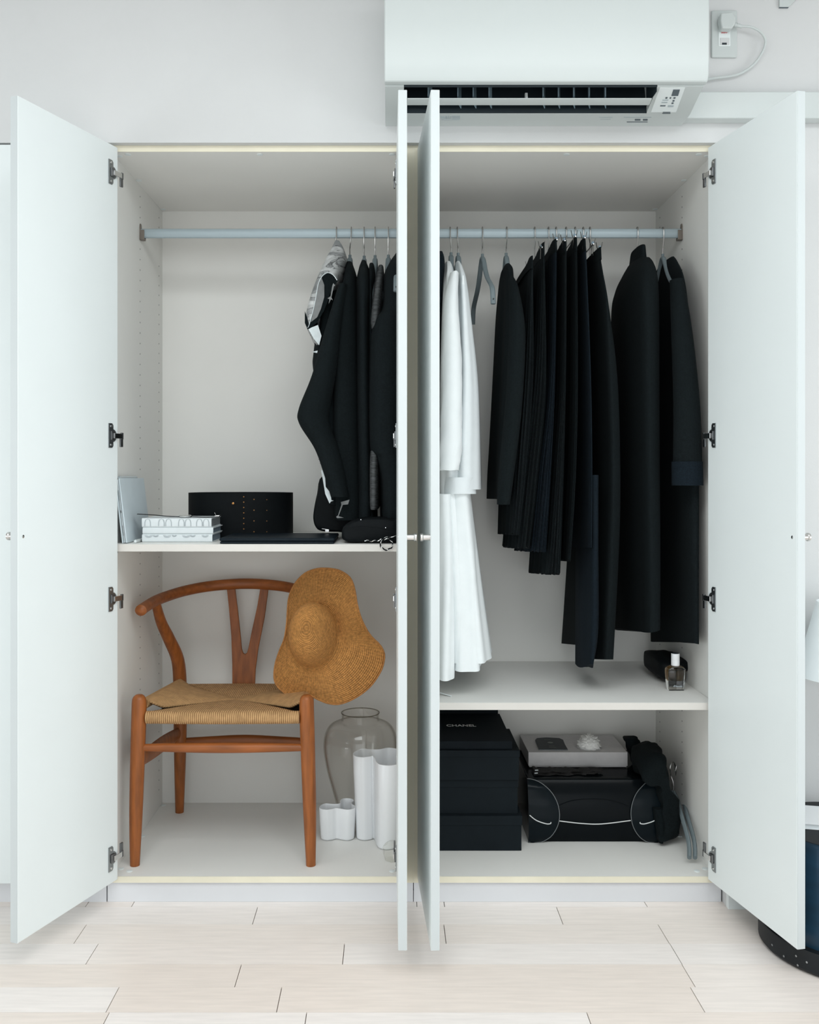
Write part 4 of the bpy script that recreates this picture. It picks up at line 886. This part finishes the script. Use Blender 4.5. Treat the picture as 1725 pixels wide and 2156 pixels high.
def panel(a, b, c0, name, m, sag, side=False):
    a, b = Vector(a), Vector(b); N1 = 28; rings = []
    for i in range(N1 + 1):
        s_ = i / N1; r = []
        for j in range(N1 + 1):
            o_ = a.lerp(b, j / N1); p = o_.lerp(c0, s_); p = p + Vector((0, 0, sag * math.sin(PI * s_)))
            if side:
                ed = abs(2 * j / N1 - 1) ** 3; exc = o_.z - 0.5055; bz_ = lerp(0.5055, c0.z, s_)
                p.z = bz_ + exc * lerp(1 - s_, max(0.0, 1 - s_ / 0.2), ed) + 0.0003
            r.append(p)
        rings.append(r)
    mb = MB().loft(rings, False, False, closed=False)
    o = mb.build(name, m, ch, smooth=60); so = o.modifiers.new('thick', 'SOLIDIFY'); so.thickness = 0.006; so.offset = -1
    return o
e = 0.004
panel((-0.672, 0.076, 0.5065), (2 * CX + 0.672, 0.076, 0.5065), C0 + Vector((0, 0, 0.0)), 'seat_panel', M_cordx, 0.002)
panel((2 * CX + 0.650, 0.462, 0.497), (-0.650, 0.462, 0.497), C0 + Vector((0, 0, 0.0)), 'seat_panel', M_cordx, 0.002)
panel((-0.667, 0.440, 0.520), (-0.697, 0.098, 0.536), C0 + Vector((0.004, 0, 0.0006)), 'seat_panel', M_cordy, -0.001, True)
panel(mir((-0.697, 0.098, 0.536)), mir((-0.667, 0.440, 0.520)), C0 + Vector((-0.004, 0, 0.0006)), 'seat_panel', M_cordy, -0.001, True)
MB().prism([(-0.684, 0.085, 0.478), (2 * CX + 0.684, 0.085, 0.478), (2 * CX + 0.655, 0.45, 0.474), (-0.655, 0.45, 0.474)], (0, 0, 0.004)).build('gap_shade_sheet', M_dark, ch, smooth=0)  # added dark sheet that gives the seat's corner gaps their shade

# ------------------------------------------------------------------ straw hat hung over the chair's right arm
ht = [(700, 110), (775, 106), (850, 108), (930, 118), (1000, 140), (1100, 200), (1160, 280), (1200, 420), (1230, 600), (1290, 800), (1400, 1000), (1530, 1130), (1590, 1240), (1590, 1350), (1540, 1500), (1400, 1700), (1200, 1850), (1000, 1930), (850, 1925), (700, 1870), (560, 1800), (400, 1820), (280, 1800), (180, 1720), (125, 1640), (110, 1540), (130, 1380), (190, 1200), (250, 1050), (280, 850), (290, 700), (310, 500), (380, 330), (480, 210), (580, 145)]
ht = [(560 + a / 6.389, 1180 + b / 6.389) for a, b in ht]
hd = thing('straw_hat', 'floppy brown straw hat hung on the right arm of the chair', 'hat', (-0.2, 0.2, 0.52))
HY = 0.205
outl = catmull([Vector((a, b, 0)) for a, b in ht], 4, True)
cpx, cpy = 662.0, 1340.0
NT = 128
ang = [(math.atan2(p.y - cpy, p.x - cpx), (Vector((p.x - cpx, p.y - cpy))).length) for p in outl]
ang.sort()
def rad(a):
    a = (a + PI) % (2 * PI) - PI
    for i in range(len(ang)):
        a0, r0 = ang[i]; a1, r1 = ang[(i + 1) % len(ang)]
        if i == len(ang) - 1: a1 += 2 * PI
        aa = a if a >= ang[0][0] else a + 2 * PI
        if a0 <= aa <= a1: return lerp(r0, r1, (aa - a0) / max(1e-6, a1 - a0))
    return ang[0][1]
vs, fs, uvs = [], [], []
def brim_y(a, s_):
    # gentle waves of the brim, folding back at the lower lobes, forward at the top left
    return s_ * (0.032 * math.sin(3 * a + 0.4) + 0.016 * math.sin(2 * a - 1.0)) + 0.035 * s_ * s_ * 0.6
NB, NC = 22, 22
rows_ = []
tipx, tipy, tipY = 645.0, 1322.0, HY - 0.105
crx, cry = 50.0, 68.0
for i in range(NC + NB + 1):
    row = []
    for k in range(NT):
        a = 2 * PI * k / NT - PI
        er = 1 / math.sqrt((math.cos(a - 0.12) / crx) ** 2 + (math.sin(a - 0.12) / cry) ** 2)
        if i <= NC:
            s_ = i / NC; ph_ = s_ * PI / 2
            rr_ = math.sin(ph_) ** 0.72; dep = math.cos(ph_) ** 0.85
            px_ = lerp(cpx, tipx, dep) + er * rr_ * math.cos(a); py_ = lerp(cpy, tipy, dep) + er * rr_ * math.sin(a)
            Yv = lerp(HY, tipY, dep)
        else:
            s_ = (i - NC) / NB; R_ = rad(a); r_ = lerp(er, R_, s_)
            px_ = cpx + r_ * math.cos(a); py_ = cpy + r_ * math.sin(a)
            Yv = HY + brim_y(a, s_) - 0.006 * math.sin(PI * min(1, s_ * 2.2)) + 0.002 * math.sin(s_ * 9)
        row.append((P(px_, py_, Yv), i / (NC + NB), k / NT))
    rows_.append(row)
mbh = MB(); mbh.loft([[q[0] for q in r] for r in rows_], False, False)
mbh.f.append(tuple(range(NT)))
me = bpy.data.meshes.new('hat_body'); me.from_pydata(mbh.v, [], mbh.f); me.materials.append(M_straw)
uvl = me.uv_layers.new(name='UVMap')
for p in me.polygons:
    p.use_smooth = True
    ks = [li for li in p.loop_indices]
    vv = [me.loops[li].vertex_index for li in ks]
    wrap = any(v % NT == 0 for v in vv) and any(v % NT == NT - 1 for v in vv)
    for li, v in zip(ks, vv):
        i, k = divmod(v, NT); uvl.data[li].uv = (i / (NC + NB), (k + (NT if wrap and k == 0 else 0)) / NT)
ho = bpy.data.objects.new('hat_body', me); COL.objects.link(ho); attach(ho, hd)
so = ho.modifiers.new('thick', 'SOLIDIFY'); so.thickness = 0.0028; so.offset = -1
MB().tube([rows_[-1][k][0] for k in range(NT)], 0.0026, 8, True).build('brim_binding', mat('straw_binding', srgb(172, 118, 62), 0.75, var=0.25, scale=160, bump=0.4, bscale=500), hd)

# ------------------------------------------------------------------ glass and vases
jy = 0.435; jc = (PX(759, jy), jy)
t = thing('glass_jar', 'large clear glass jar with a short neck standing behind the white vases', 'jar', (jc[0], jy, ZB))
pr = [(0.058, 0.0005), (0.066, 0.004), (0.074, 0.04), (0.091, 0.10), (0.107, 0.16), (0.1165, 0.215), (0.1175, 0.245), (0.112, 0.275), (0.098, 0.298), (0.078, 0.309), (0.062, 0.313), (0.0595, 0.318), (0.0595, 0.334), (0.061, 0.339)]
pi_ = [(r - 0.0035, max(z, 0.007)) for r, z in pr[::-1]]
prof = catmull([Vector((r, z, 0)) for r, z in pr], 4); prof2 = catmull([Vector((r, z, 0)) for r, z in pi_], 4)
MB().lathe([(p.x, ZB + p.y) for p in prof] + [(p.x, ZB + p.y) for p in prof2], (jc[0], jc[1], 0), 64).build('jar_body', M_glass, t, smooth=60)
MB().tube([(jc[0] + 0.0603 * math.cos(2 * PI * k / 64), jc[1] + 0.0603 * math.sin(2 * PI * k / 64), ZB + 0.340) for k in range(64)], 0.0016, 8, True).build('rim', mat_glass('glass_rim', (0.62, 0.60, 0.55), (0.20, 0.19, 0.17)), t)
def wavy_vase(name, label, plan, h, flare, n=6):
    pts = catmull([Vector((a, b, 0)) for a, b in plan], n, True); c = sum(pts, Vector()) / len(pts)
    t = thing(name, label, 'vase', (c.x, c.y, ZB), 'white wavy ceramic vases')
    m = len(pts); nr = []
    area = sum(pts[i].x * pts[(i + 1) % m].y - pts[(i + 1) % m].x * pts[i].y for i in range(m))
    for i in range(m):
        d = (pts[(i + 1) % m] - pts[i - 1]).normalized(); nn = Vector((d.y, -d.x, 0)); nr.append(nn if area > 0 else -nn)
    z0_ = ZB + 0.0003
    def ring(z, k, off): return [Vector((c.x + (p.x - c.x) * k, c.y + (p.y - c.y) * k, z)) + q * off for p, q in zip(pts, nr)]
    rs = [ring(z0_, 1 - flare, -0.006), ring(z0_ + 0.003, 1 - flare, -0.001), ring(z0_ + 0.008, 1 - flare, 0), ring(z0_ + h * 0.5, 1 - flare / 2, 0), ring(z0_ + h - 0.002, 1, 0), ring(z0_ + h, 1, -0.001), ring(z0_ + h, 1, -0.0025), ring(z0_ + h - 0.002, 1, -0.0035), ring(z0_ + h * 0.5, 1 - flare / 2, -0.0035), ring(z0_ + 0.01, 1 - flare, -0.0045)]
    MB().loft(rs).build('vase_body', M_cer, t, smooth=60)
wavy_vase('wavy_vase', 'tall white wavy vase half hidden by the inner door', [(-0.109, 0.30), (-0.106, 0.262), (-0.082, 0.247), (-0.058, 0.255), (-0.051, 0.262), (-0.047, 0.250), (-0.043, 0.228), (-0.040, 0.205), (-0.030, 0.178), (-0.004, 0.166), (0.024, 0.178), (0.036, 0.210), (0.030, 0.246), (0.022, 0.27), (0.032, 0.30), (0.026, 0.335), (-0.004, 0.35), (-0.03, 0.334), (-0.056, 0.332), (-0.085, 0.340)], 0.252, 0.12)
wavy_vase('wavy_vase', 'small low white wavy vase beside the chair leg', [(-0.211, 0.28), (-0.209, 0.255), (-0.190, 0.244), (-0.172, 0.250), (-0.160, 0.258), (-0.146, 0.252), (-0.124, 0.244), (-0.105, 0.256), (-0.102, 0.278), (-0.112, 0.294), (-0.114, 0.310), (-0.108, 0.328), (-0.120, 0.346), (-0.142, 0.346), (-0.152, 0.328), (-0.150, 0.308), (-0.158, 0.298), (-0.176, 0.298), (-0.196, 0.302)], 0.096, 0.08)
t = thing('glass_block', 'faceted clear glass piece in front of the tall white vase', 'glassware', (0.01, 0.12, ZB))
mb = MB(); rnd = random.Random(4); rings = []
for (z, k) in ((0.0004, 0.82), (0.014, 1.0), (0.034, 0.96), (0.046, 0.72), (0.052, 0.35)):
    rings.append([(0.009 + 0.029 * k * math.cos(2 * PI * j / 7 + z * 9) * rnd.uniform(0.9, 1.05), 0.115 + 0.029 * k * math.sin(2 * PI * j / 7 + z * 9), ZB + z) for j in range(7)])
mb.loft(rings).build('crystal', M_glass2, t, smooth=0)

# ------------------------------------------------------------------ right shelf
ZR = SH_R + 0.0003
py_ = 0.163; pcx = PX(1422.5, py_)
t = thing('perfume_bottle', 'square glass perfume bottle with a white cap on the right shelf', 'bottle', (pcx, py_, ZR))
def sqring(hx, hy, z, r=0.006):
    out = []
    for (sx, sy, a0) in ((1, 1, 0), (-1, 1, PI / 2), (-1, -1, PI), (1, -1, 1.5 * PI)):
        for q in range(4): a = a0 + q * PI / 6; out.append((pcx + sx * (hx - r) + r * math.cos(a), py_ + sy * (hy - r) + r * math.sin(a), ZR + z))
    return out
MB().loft([sqring(0.0235, 0.014, 0.0), sqring(0.0255, 0.016, 0.02), sqring(0.0272, 0.017, 0.05), sqring(0.0268, 0.0165, 0.060), sqring(0.022, 0.014, 0.067, 0.009), sqring(0.013, 0.0115, 0.0705, 0.011)]).build('flask', mat_crystal('flask_glass', (0.97, 0.98, 0.98)), t, smooth=50)
MB().loft([sqring(0.0155, 0.009, 0.027), sqring(0.019, 0.0115, 0.031), sqring(0.0205, 0.0125, 0.050), sqring(0.0200, 0.0122, 0.056)]).build('liquid', M_liq, t, smooth=50)
MB().lathe([(0.0118, 0.0705), (0.0120, 0.072), (0.0120, 0.0855), (0.0119, 0.0858), (0.0120, 0.0861), (0.0120, 0.1045), (0.0115, 0.1052)], (pcx, py_, ZR), 28).build('cap', M_cer, t, smooth=50)
MB().lathe([(0.0105, 0.1050), (0.0105, 0.1056)], (pcx, py_, ZR), 24).build('cap_top', M_acdark, t)
text_mesh('lettering', "d'Hermès", 0.007, Vector((pcx + 0.002, py_ - 0.0175, ZR + 0.0135)), RF, M_inkl, t, 0.026)
t = thing('folded_pouch', 'small folded black pouch behind the perfume bottle', 'pouch', (0.83, 0.33, ZR))
blob([(1371, 1432), (1370, 1405), (1376, 1397), (1400, 1397), (1424, 1400), (1424, 1440), (1404, 1441), (1385, 1436)], 0.34, 0.11, M_lea, 'pouch_base', t, ZR, 0.002, 5)
blob([(1390, 1412), (1389, 1395), (1396, 1389), (1425, 1389), (1436, 1392), (1437, 1412)], 0.33, 0.09, M_lea, 'pouch_flap', t, ZR + 0.03, 0.002, 6)
t = thing('ribbon_end', 'white ribbon end lying on the right shelf under the long white dress', 'ribbon', (0.15, 0.1, ZR))
mb = MB(); pts = catmull([(PX(925, 0.1), 0.10, ZR + 0.006), (PX(936, 0.09), 0.09, ZR + 0.004), (PX(951, 0.07), 0.075, ZR + 0.0012)], 5); mb.tube(pts, [(0.0008, 0.004)] * len(pts), 8, up=(0, 0, 1)); mb.build('ribbon', M_wh, t)

# ------------------------------------------------------------------ boxes, bag and bits on the right bottom
zf = ZB + 0.0003
def lidbox(label, x0, x1, y0, y1, z0, z1, lid, grp='black lidded boxes in a stack', over=0.002, m=M_box):
    t = thing('storage_box', label, 'box', ((x0 + x1) / 2, (y0 + y1) / 2, z0), grp)
    B(x0 + over, x1 - over, y0 + over, y1 - over, z0, z1 - 0.002).build('box_base', m, t, smooth=0, bevel=0.0008)
    B(x0, x1, y0, y1, z1 - lid, z1).build('lid', m, t, smooth=0, bevel=0.001)
    return t
Yb = 0.175
b1t = PZ(1718, Yb); b2t = PZ(1641, 0.19); b3t = 0.365
lidbox('black lidded box at the very bottom of the black box stack', 0.088, PX(1100, Yb), Yb, 0.53, zf, b1t, 0.028)
lidbox('black lidded box second from the bottom of the stack', 0.088, PX(1092, 0.19), 0.19, 0.50, b1t + 0.0004, b2t, 0.024)
lidbox('large black box right under the thin lettered box', 0.088, PX(1095, 0.18), 0.18, 0.42, b2t + 0.0004, b3t, 0.02, over=0.0025)
t = thing('flat_box', 'thin flat black box with white lettering on top of the stack', 'box', (0.22, 0.35, b3t + 0.0004))
B(0.088, PX(1079, 0.19), 0.19, 0.512, b3t + 0.0004, b3t + 0.0246).build('box_lid', M_boxn, t, smooth=0, bevel=0.001)
text_mesh('lettering', 'CHANEL', 0.034, Vector((PX(971, 0.364), 0.362, b3t + 0.0250)), Matrix.Identity(3), M_pipe, t, 0.092)
t = thing('leaning_box', 'dark box leaning upright at the back behind the lettered box', 'box', (0.22, 0.55, b3t + 0.03))
B(0.088, 0.357, 0.518, 0.56, zf, 0.46).build('box_shell', M_box, t, smooth=0, bevel=0.001)

by = 0.232
bgx0, bgx1 = PX(1113, by), PX(1393, by); bz1 = PZ(1646, by)
t = thing('patent_bag', 'glossy black patent box bag with white piping', 'bag', ((bgx0 + bgx1) / 2, 0.35, zf))
mb = MB(); prof = [(by + 0.014, zf), (by + 0.004, zf + 0.02), (by, zf + 0.07), (by + 0.006, zf + 0.12), (by + 0.020, zf + 0.165), (by + 0.030, bz1 - 0.002), (by + 0.038, bz1), (0.555, bz1 + 0.002), (0.56, zf + 0.01), (0.55, zf)]
mb.prism([(bgx0 + 0.002, a, b) for a, b in prof], (bgx1 - bgx0 - 0.004, 0, 0)); mb.build('bag_body', M_pat, t, smooth=35, bevel=0.002)
def yfront(z):
    pr_ = [(zf, by + 0.014), (zf + 0.02, by + 0.004), (zf + 0.07, by), (zf + 0.12, by + 0.006), (zf + 0.165, by + 0.02), (bz1, by + 0.036)]
    for (a, y0_), (b, y1_) in zip(pr_, pr_[1:]):
        if a <= z <= b: return lerp(y0_, y1_, (z - a) / (b - a))
    return by + 0.03
zc = (zf + bz1) / 2 - 0.004; hr = (bz1 - zf) / 2 + 0.004; wr_ = 0.092
for s in (1, -1):
    xe = bgx0 if s > 0 else bgx1; arc = []
    for k in range(25):
        a = -PI / 2 + PI * k / 24; z = max(zf + 0.001, zc + hr * math.sin(a)); arc.append(Vector((xe + s * wr_ * math.cos(a), yfront(z) - 0.006, z)))
    mb = MB(); cen = Vector((xe, by - 0.004, zc))
    inner = [Vector((xe, p.y, p.z)) for p in arc]
    mb.loft([inner, [Vector((xe + (p.x - xe) * 0.5, p.y - 0.004, p.z)) for p in arc], arc, [p + Vector((0, 0.006, 0)) for p in arc]], False, False, closed=False)
    fp = mb.build('end_flap', M_pat2, t, smooth=50)
    MB().tube([p + Vector((0, -0.001, 0)) for p in arc], 0.0010, 6).build('piping', M_pipeg, fp)
    z1_ = PZ(1714, by); z2_ = PZ(1731, by)
    pts = catmull([Vector((xe + s * 0.002, by - 0.009, z1_)), Vector((xe + s * 0.022, by - 0.011, lerp(z1_, z2_, 0.62))), Vector((xe + s * 0.05, by - 0.010, z2_ - 0.001)), Vector((xe + s * 0.064, by - 0.008, z2_ - 0.0015)), Vector((xe + s * 0.0655, by - 0.008, z2_ + 0.003))], 5)
    MB().tube(pts, 0.0015, 6).build('white_line', M_pipe, fp)
pts = catmull([Vector((bgx0 + wr_, by - 0.002, PZ(1728, by))), Vector(((bgx0 + bgx1) / 2 - 0.04, by - 0.003, PZ(1733, by))), Vector(((bgx0 + bgx1) / 2 + 0.02, by - 0.003, PZ(1734, by))), Vector((bgx1 - wr_, by - 0.002, PZ(1727, by)))], 6)
MB().tube(pts, 0.0015, 6).build('white_line', M_pipe, t)
pts = catmull([P(1176, 1697, by - 0.001), P(1205, 1686, by + 0.003), P(1250, 1682, by + 0.006), P(1290, 1686, by + 0.003), P(1322, 1697, by - 0.001)], 5)
MB().tube(pts, 0.0008, 6).build('front_seam', M_pat, t)
# grey box with passport and camellia
gy0 = 0.362; gz0 = bz1 + 0.003; gz1 = gz0 + 0.047
t = thing('grey_box', 'flat light grey box lying on the glossy black bag', 'box', (0.5, 0.46, gz0))
gx0, gx1 = PX(1113, gy0), PX(1322, gy0)
B(gx0, gx1, gy0, 0.562, gz0 + 0.004, gz1).build('lid', M_gbox, t, smooth=0, bevel=0.0012)
B(gx0 + 0.003, gx1 - 0.003, gy0 + 0.003, 0.560, gz0, gz0 + 0.006).build('box_base', M_gbox, t, smooth=0)
gt = gz1 + 0.0003
def on(px, py, z):
    d = Vector(((px - VX) / F, 1, (VY - py) / F)); return Vector((0, -D, CZ)) + d * ((z - CZ) / d.z)
t = thing('passport', 'dark passport booklet lying on the light grey box', 'passport', tuple(on(1160, 1570, gt)))
cor = [on(1135, 1580, gt), on(1196, 1580.5, gt), on(1190, 1570, gt), on(1186, 1560, gt), on(1178, 1556.5, gt), on(1150, 1555, gt), on(1131, 1556.5, gt), on(1127.5, 1560, gt)]
MB().prism([p + Vector((0, 0, 0.0005)) for p in cor], (0, 0, 0.0022)).build('pages', M_page, t, smooth=0)
cv = MB().prism([p + Vector((0, 0, 0.0028)) for p in cor], (0, 0, 0.0012)).build('cover', M_pass, t, smooth=0)
mb = MB(); e0 = on(1159, 1563.5, gt + 0.004); mb.lathe([(0.009, 0), (0.009, 0.0003)], (e0.x, e0.y, gt + 0.0041), 16); mb.build('emblem', M_emb, cv)
mb = MB()
for (a, b, wd_) in ((1153, 1558, 0.02), (1163, 1571, 0.018), (1165, 1574, 0.022)):
    q = on(a, b, gt + 0.004)
    for k in range(5): mb.box(q.x - wd_ / 2 + k * wd_ / 5, q.x - wd_ / 2 + k * wd_ / 5 + wd_ / 8, q.y, q.y + 0.004, gt + 0.0041, gt + 0.0044)
mb.build('cover_lettering', M_emb, cv, smooth=0)['kind'] = 'stuff'
fc = on(1241, 1566, gt + 0.012)
t = thing('camellia', 'white fabric camellia lying on the light grey box', 'flower', (fc.x, fc.y, gt))
rnd = random.Random(12)
base = Vector((fc.x, fc.y + 0.006, gt + 0.003))
for lay, (cnt, el, size) in enumerate(((10, 0.10, 0.0150), (9, 0.42, 0.0155), (8, 0.76, 0.0145), (5, 1.10, 0.0125), (3, 1.38, 0.0095))):
    for k in range(cnt):
        a = 2 * PI * k / cnt + lay * 0.37 + rnd.uniform(-0.1, 0.1); e_ = el + rnd.uniform(-0.06, 0.06)
        n_ = Vector((math.cos(a) * math.cos(e_), math.sin(a) * math.cos(e_), math.sin(e_)))
        up_ = Vector((-math.cos(a) * math.sin(e_), -math.sin(a) * math.sin(e_), math.cos(e_))); sd_ = n_.cross(up_)
        c_ = base + Vector((n_.x * 0.032, n_.y * 0.032, n_.z * 0.034)); rings = []
        for i in range(5):
            q = i / 4; r = []
            for m_ in range(12):
                t_ = 2 * PI * m_ / 12; u_ = math.sin(t_) * q; v_ = math.cos(t_) * q
                sz = size * (1 + 0.10 * math.sin(3 * t_ + k))
                out = 0.0045 * max(0, -u_) * 1.2 - 0.006 * (v_ * v_) + 0.0015 * math.sin(5 * t_ + k) * q
                p = c_ + up_ * (u_ * sz) + sd_ * (v_ * sz * 1.15) + n_ * out
                p.z = max(p.z, gt + 0.0004); r.append(p)
            rings.append(r)
        o = MB().loft(rings[1:], True, False).build('petal', M_petal, t, smooth=70); so = o.modifiers.new('thick', 'SOLIDIFY'); so.thickness = 0.0010; so.offset = 0
MB().lathe([(0.026, gt + 0.0006), (0.028, gt + 0.012), (0.022, gt + 0.026), (0.010, gt + 0.033)], (base.x, base.y, 0), 20).build('flower_core', M_petal, t)
# lace gloves
def glove(label, px0, px1, y0_, z0_, sd):
    t = thing('lace_glove', label, 'glove', ((PX(px0, 0.3) + PX(px1, 0.3)) / 2, y0_, z0_), 'pair of black lace gloves')
    x0, x1 = PX(px0, y0_), PX(px1, y0_); n = 30; r0, r1, r2, r3 = [], [], [], []
    for i in range(n + 1):
        s_ = i / n; x = lerp(x0, x1, s_); h = 0.003 + 0.0022 * math.sin(s_ * 21 + sd) + 0.001 * math.sin(s_ * 47); wd_ = lerp(0.045, 0.030, s_) + 0.004 * math.sin(s_ * 13 + sd)
        r0.append([Vector((x, y0_ - wd_ / 2 + 0.004 * math.sin(s_ * 17 + sd), z0_)), Vector((x, y0_ - wd_ / 2, z0_ + h * 0.8)), Vector((x, y0_, z0_ + h + 0.001 * math.sin(s_ * 30))), Vector((x, y0_ + wd_ / 2, z0_ + h)), Vector((x, y0_ + wd_ / 2, z0_))])
    MB().loft(r0).build('palm', M_lace, t, smooth=60)
    for k in range(4):
        yy = y0_ - 0.012 + k * 0.009; L_ = (0.035, 0.045, 0.042, 0.03)[k]
        MB().tube(catmull([(x1 - 0.006, yy, z0_ + 0.0035), (x1 + L_ * 0.4, yy - 0.002, z0_ + 0.004), (x1 + L_ * 0.75, yy - 0.001 * k, z0_ + 0.003)], 3), [(0.0028, 0.0042)] * 7, 8, up=(0, 0, 1)).build('finger', M_lace, t)
    MB().tube([(x0 + 0.002, y0_ - 0.022, z0_ + 0.007), (x0 + 0.012, y0_ - 0.020, z0_ + 0.007)], 0.0015, 6).build('cuff_tag', M_print, t)
glove('lower black lace glove on top of the glossy bag', 1122, 1232, 0.305, bz1 + 0.0024, 0.0)
glove('upper black lace glove with a pale tag, on top of the other glove', 1123, 1246, 0.315, bz1 + 0.0082, 1.7)
# black scarf bundled over the right end of the bag
t = thing('bundled_scarf', 'bundled black scarf slumped over the right end of the glossy bag', 'scarf', (0.76, 0.3, zf))
blob([(1345, 1600), (1368, 1588), (1388, 1596), (1390, 1618), (1402, 1648), (1414, 1690), (1418, 1735), (1412, 1766), (1388, 1776), (1372, 1768), (1366, 1735), (1370, 1690), (1362, 1650), (1340, 1640), (1332, 1620)], 0.30, 0.10, M_bk, 'scarf_body', t, zf, 0.022, 9, 0.25)
sleeve([(1327, 1552, 0.42, 0.022, 0.02), (1336, 1570, 0.42, 0.026, 0.03), (1350, 1598, 0.40, 0.032, 0.04), (1372, 1630, 0.36, 0.04, 0.05), (1385, 1680, 0.32, 0.04, 0.05)], seed=8, wr=0.08).build('scarf_end', M_bk3, t, smooth=60)
sleeve([(1384, 1700, 0.225, 0.014, 0.02), (1390, 1740, 0.215, 0.013, 0.02), (1392, 1774, 0.215, 0.006, 0.01)], seed=3).build('scarf_corner', M_bk3, t, smooth=60)
# two hangers leaning in the corner
def lean_hanger(label, x_off, hp, hy, ep, ey):
    Yh, Ye = 0.36, 0.075
    hx = P(hp, hy, Yh)
    t = thing('spare_hanger', label, 'hanger', (0.86, 0.2, zf), 'spare hangers leaning in the corner')
    c = hx + Vector((0, 0, -0.018)); pts = [c + Vector((0, 0.012 * math.cos(a) * 1.4, 0.017 * math.sin(a))) for a in [PI * 1.15 - k * PI * 1.3 / 10 for k in range(11)]][::-1]
    pts = [c + Vector((0.010 * math.cos(a), 0.006 * math.cos(a), 0.020 * math.sin(a))) for a in [-0.5 + k * (PI + 0.6) / 10 for k in range(11)]]
    neck = P(hp + (ep - hp) * 0.05, hy + 62, Yh - 0.01)
    MB().tube(catmull(pts + [c + Vector((-0.006, 0, -0.02)), c.lerp(neck, 0.6), neck], 3), 0.0019, 8).build('hook', M_wire, t)
    end = P(ep, ey, Ye); end.z = max(end.z, zf + 0.009)
    mid1 = neck + Vector((0.004, -0.03, -0.018)); mid2 = neck.lerp(end, 0.45) + Vector((0.0, -0.01, 0.02)); mid3 = neck.lerp(end, 0.8) + Vector((0.004, -0.01, 0.012))
    MB().tube(catmull([neck, mid1, mid2, mid3, end], 5), [(0.0062, 0.0085)] * 21, 10, up=(1, 0, 0)).build('arm', M_hang, t)
    e2 = neck + Vector((0.006, 0.14, -0.06)); MB().tube(catmull([neck, neck + Vector((0.002, 0.03, -0.018)), e2], 5), [(0.0062, 0.0085)] * 11, 10, up=(1, 0, 0)).build('arm', M_hang, t)
lean_hanger('spare grey hanger leaning in the corner, nearer the scarf', 0, 1417, 1606, 1452, 1806)
lean_hanger('spare grey hanger leaning in the corner, nearer the side panel', 0, 1429, 1608, 1464, 1806)

# ------------------------------------------------------------------ drum stool, book and lamp at the right edge
dc = (1.133, -0.243); dr_ = 0.203; dz1 = 0.30
t = thing('drum_stool', 'navy round drum stool with a black studded base band', 'stool', (dc[0], dc[1], 0))
MB().lathe([(dr_ - 0.02, 0.0003), (dr_ - 0.006, 0.003), (dr_, 0.010), (dr_, 0.052), (dr_ - 0.001, 0.056)], (dc[0], dc[1], 0), 72).build('base_band', M_potb, t, smooth=40)
MB().lathe([(dr_ - 0.020, 0.0555), (dr_ - 0.020, 0.16), (dr_ - 0.021, dz1 - 0.012), (dr_ - 0.024, dz1 - 0.004), (dr_ - 0.030, dz1)], (dc[0], dc[1], 0), 72).build('drum_body', M_pot, t, smooth=40)
MB().lathe([(dr_ - 0.029, dz1 - 0.002), (dr_ - 0.030, dz1 + 0.001), (0.02, dz1 + 0.001)], (dc[0], dc[1], 0), 72).build('top_disc', M_potb, t, smooth=40)
for k, (a, z) in enumerate(((3.35, 0.026), (3.55, 0.018), (3.72, 0.034), (3.74, 0.014), (3.85, 0.03), (4.05, 0.02), (4.25, 0.026))):
    n_ = Vector((math.cos(a), math.sin(a), 0)); p = Vector((dc[0], dc[1], z)) + n_ * dr_
    MB().tube([p - n_ * 0.001, p + n_ * 0.0016], 0.0026, 8).build('stud', M_steel2, t)
t = thing('white_book', 'white book lying on top of the navy drum stool', 'book', (1.12, -0.27, dz1))
ca = Vector((PX(1672, -0.20), -0.205, dz1 + 0.0016)); d1 = Vector((0.93, -0.36, 0)).normalized(); d2 = Vector((0.36, 0.93, 0))
ca = Vector((1.0, -0.262, dz1 + 0.0016))
d1 = Vector((0.97, -0.22, 0)).normalized(); d2 = Vector((0.22, 0.97, 0)).normalized()
def bk(u, v, z): return ca + d1 * u + d2 * v + Vector((0, 0, z))
for nm, z0_, z1_, ins, m in (('cover', 0.0, 0.0015, 0, M_cer), ('pages', 0.0016, 0.0115, 0.002, M_paper), ('cover', 0.0116, 0.0131, 0, M_cer)):
    MB().loft([[bk(ins, ins, z), bk(0.2 - ins, ins, z), bk(0.2 - ins, 0.14 - ins, z), bk(ins, 0.14 - ins, z)] for z in (z0_, z1_)]).build(nm, m, t, smooth=0)
lx, ly = 1.190, -0.160
t = thing('table_lamp', 'white cone-shaped lamp shade at the right edge above the drum stool', 'lamp', (lx, ly, dz1))
MB().lathe([(0.055, dz1 + 0.0012), (0.055, dz1 + 0.009), (0.008, dz1 + 0.014), (0.006, dz1 + 0.36), (0.006, dz1 + 0.50)], (lx, ly, 0), 32).build('stand', M_ac, t)
sz1, sz0 = PZ(1272, -0.2), PZ(1441, -0.25)
MB().lathe([(0.135, sz0), (0.085, sz1), (0.083, sz1), (0.133, sz0)], (lx - 0.0, ly, 0), 64, cap=False).build('shade', M_shade, t, smooth=40)
MB().lathe([(0.084, sz1 - 0.004), (0.084, sz1 - 0.002)], (lx, ly, 0), 48).build('shade_top', M_shade, t)
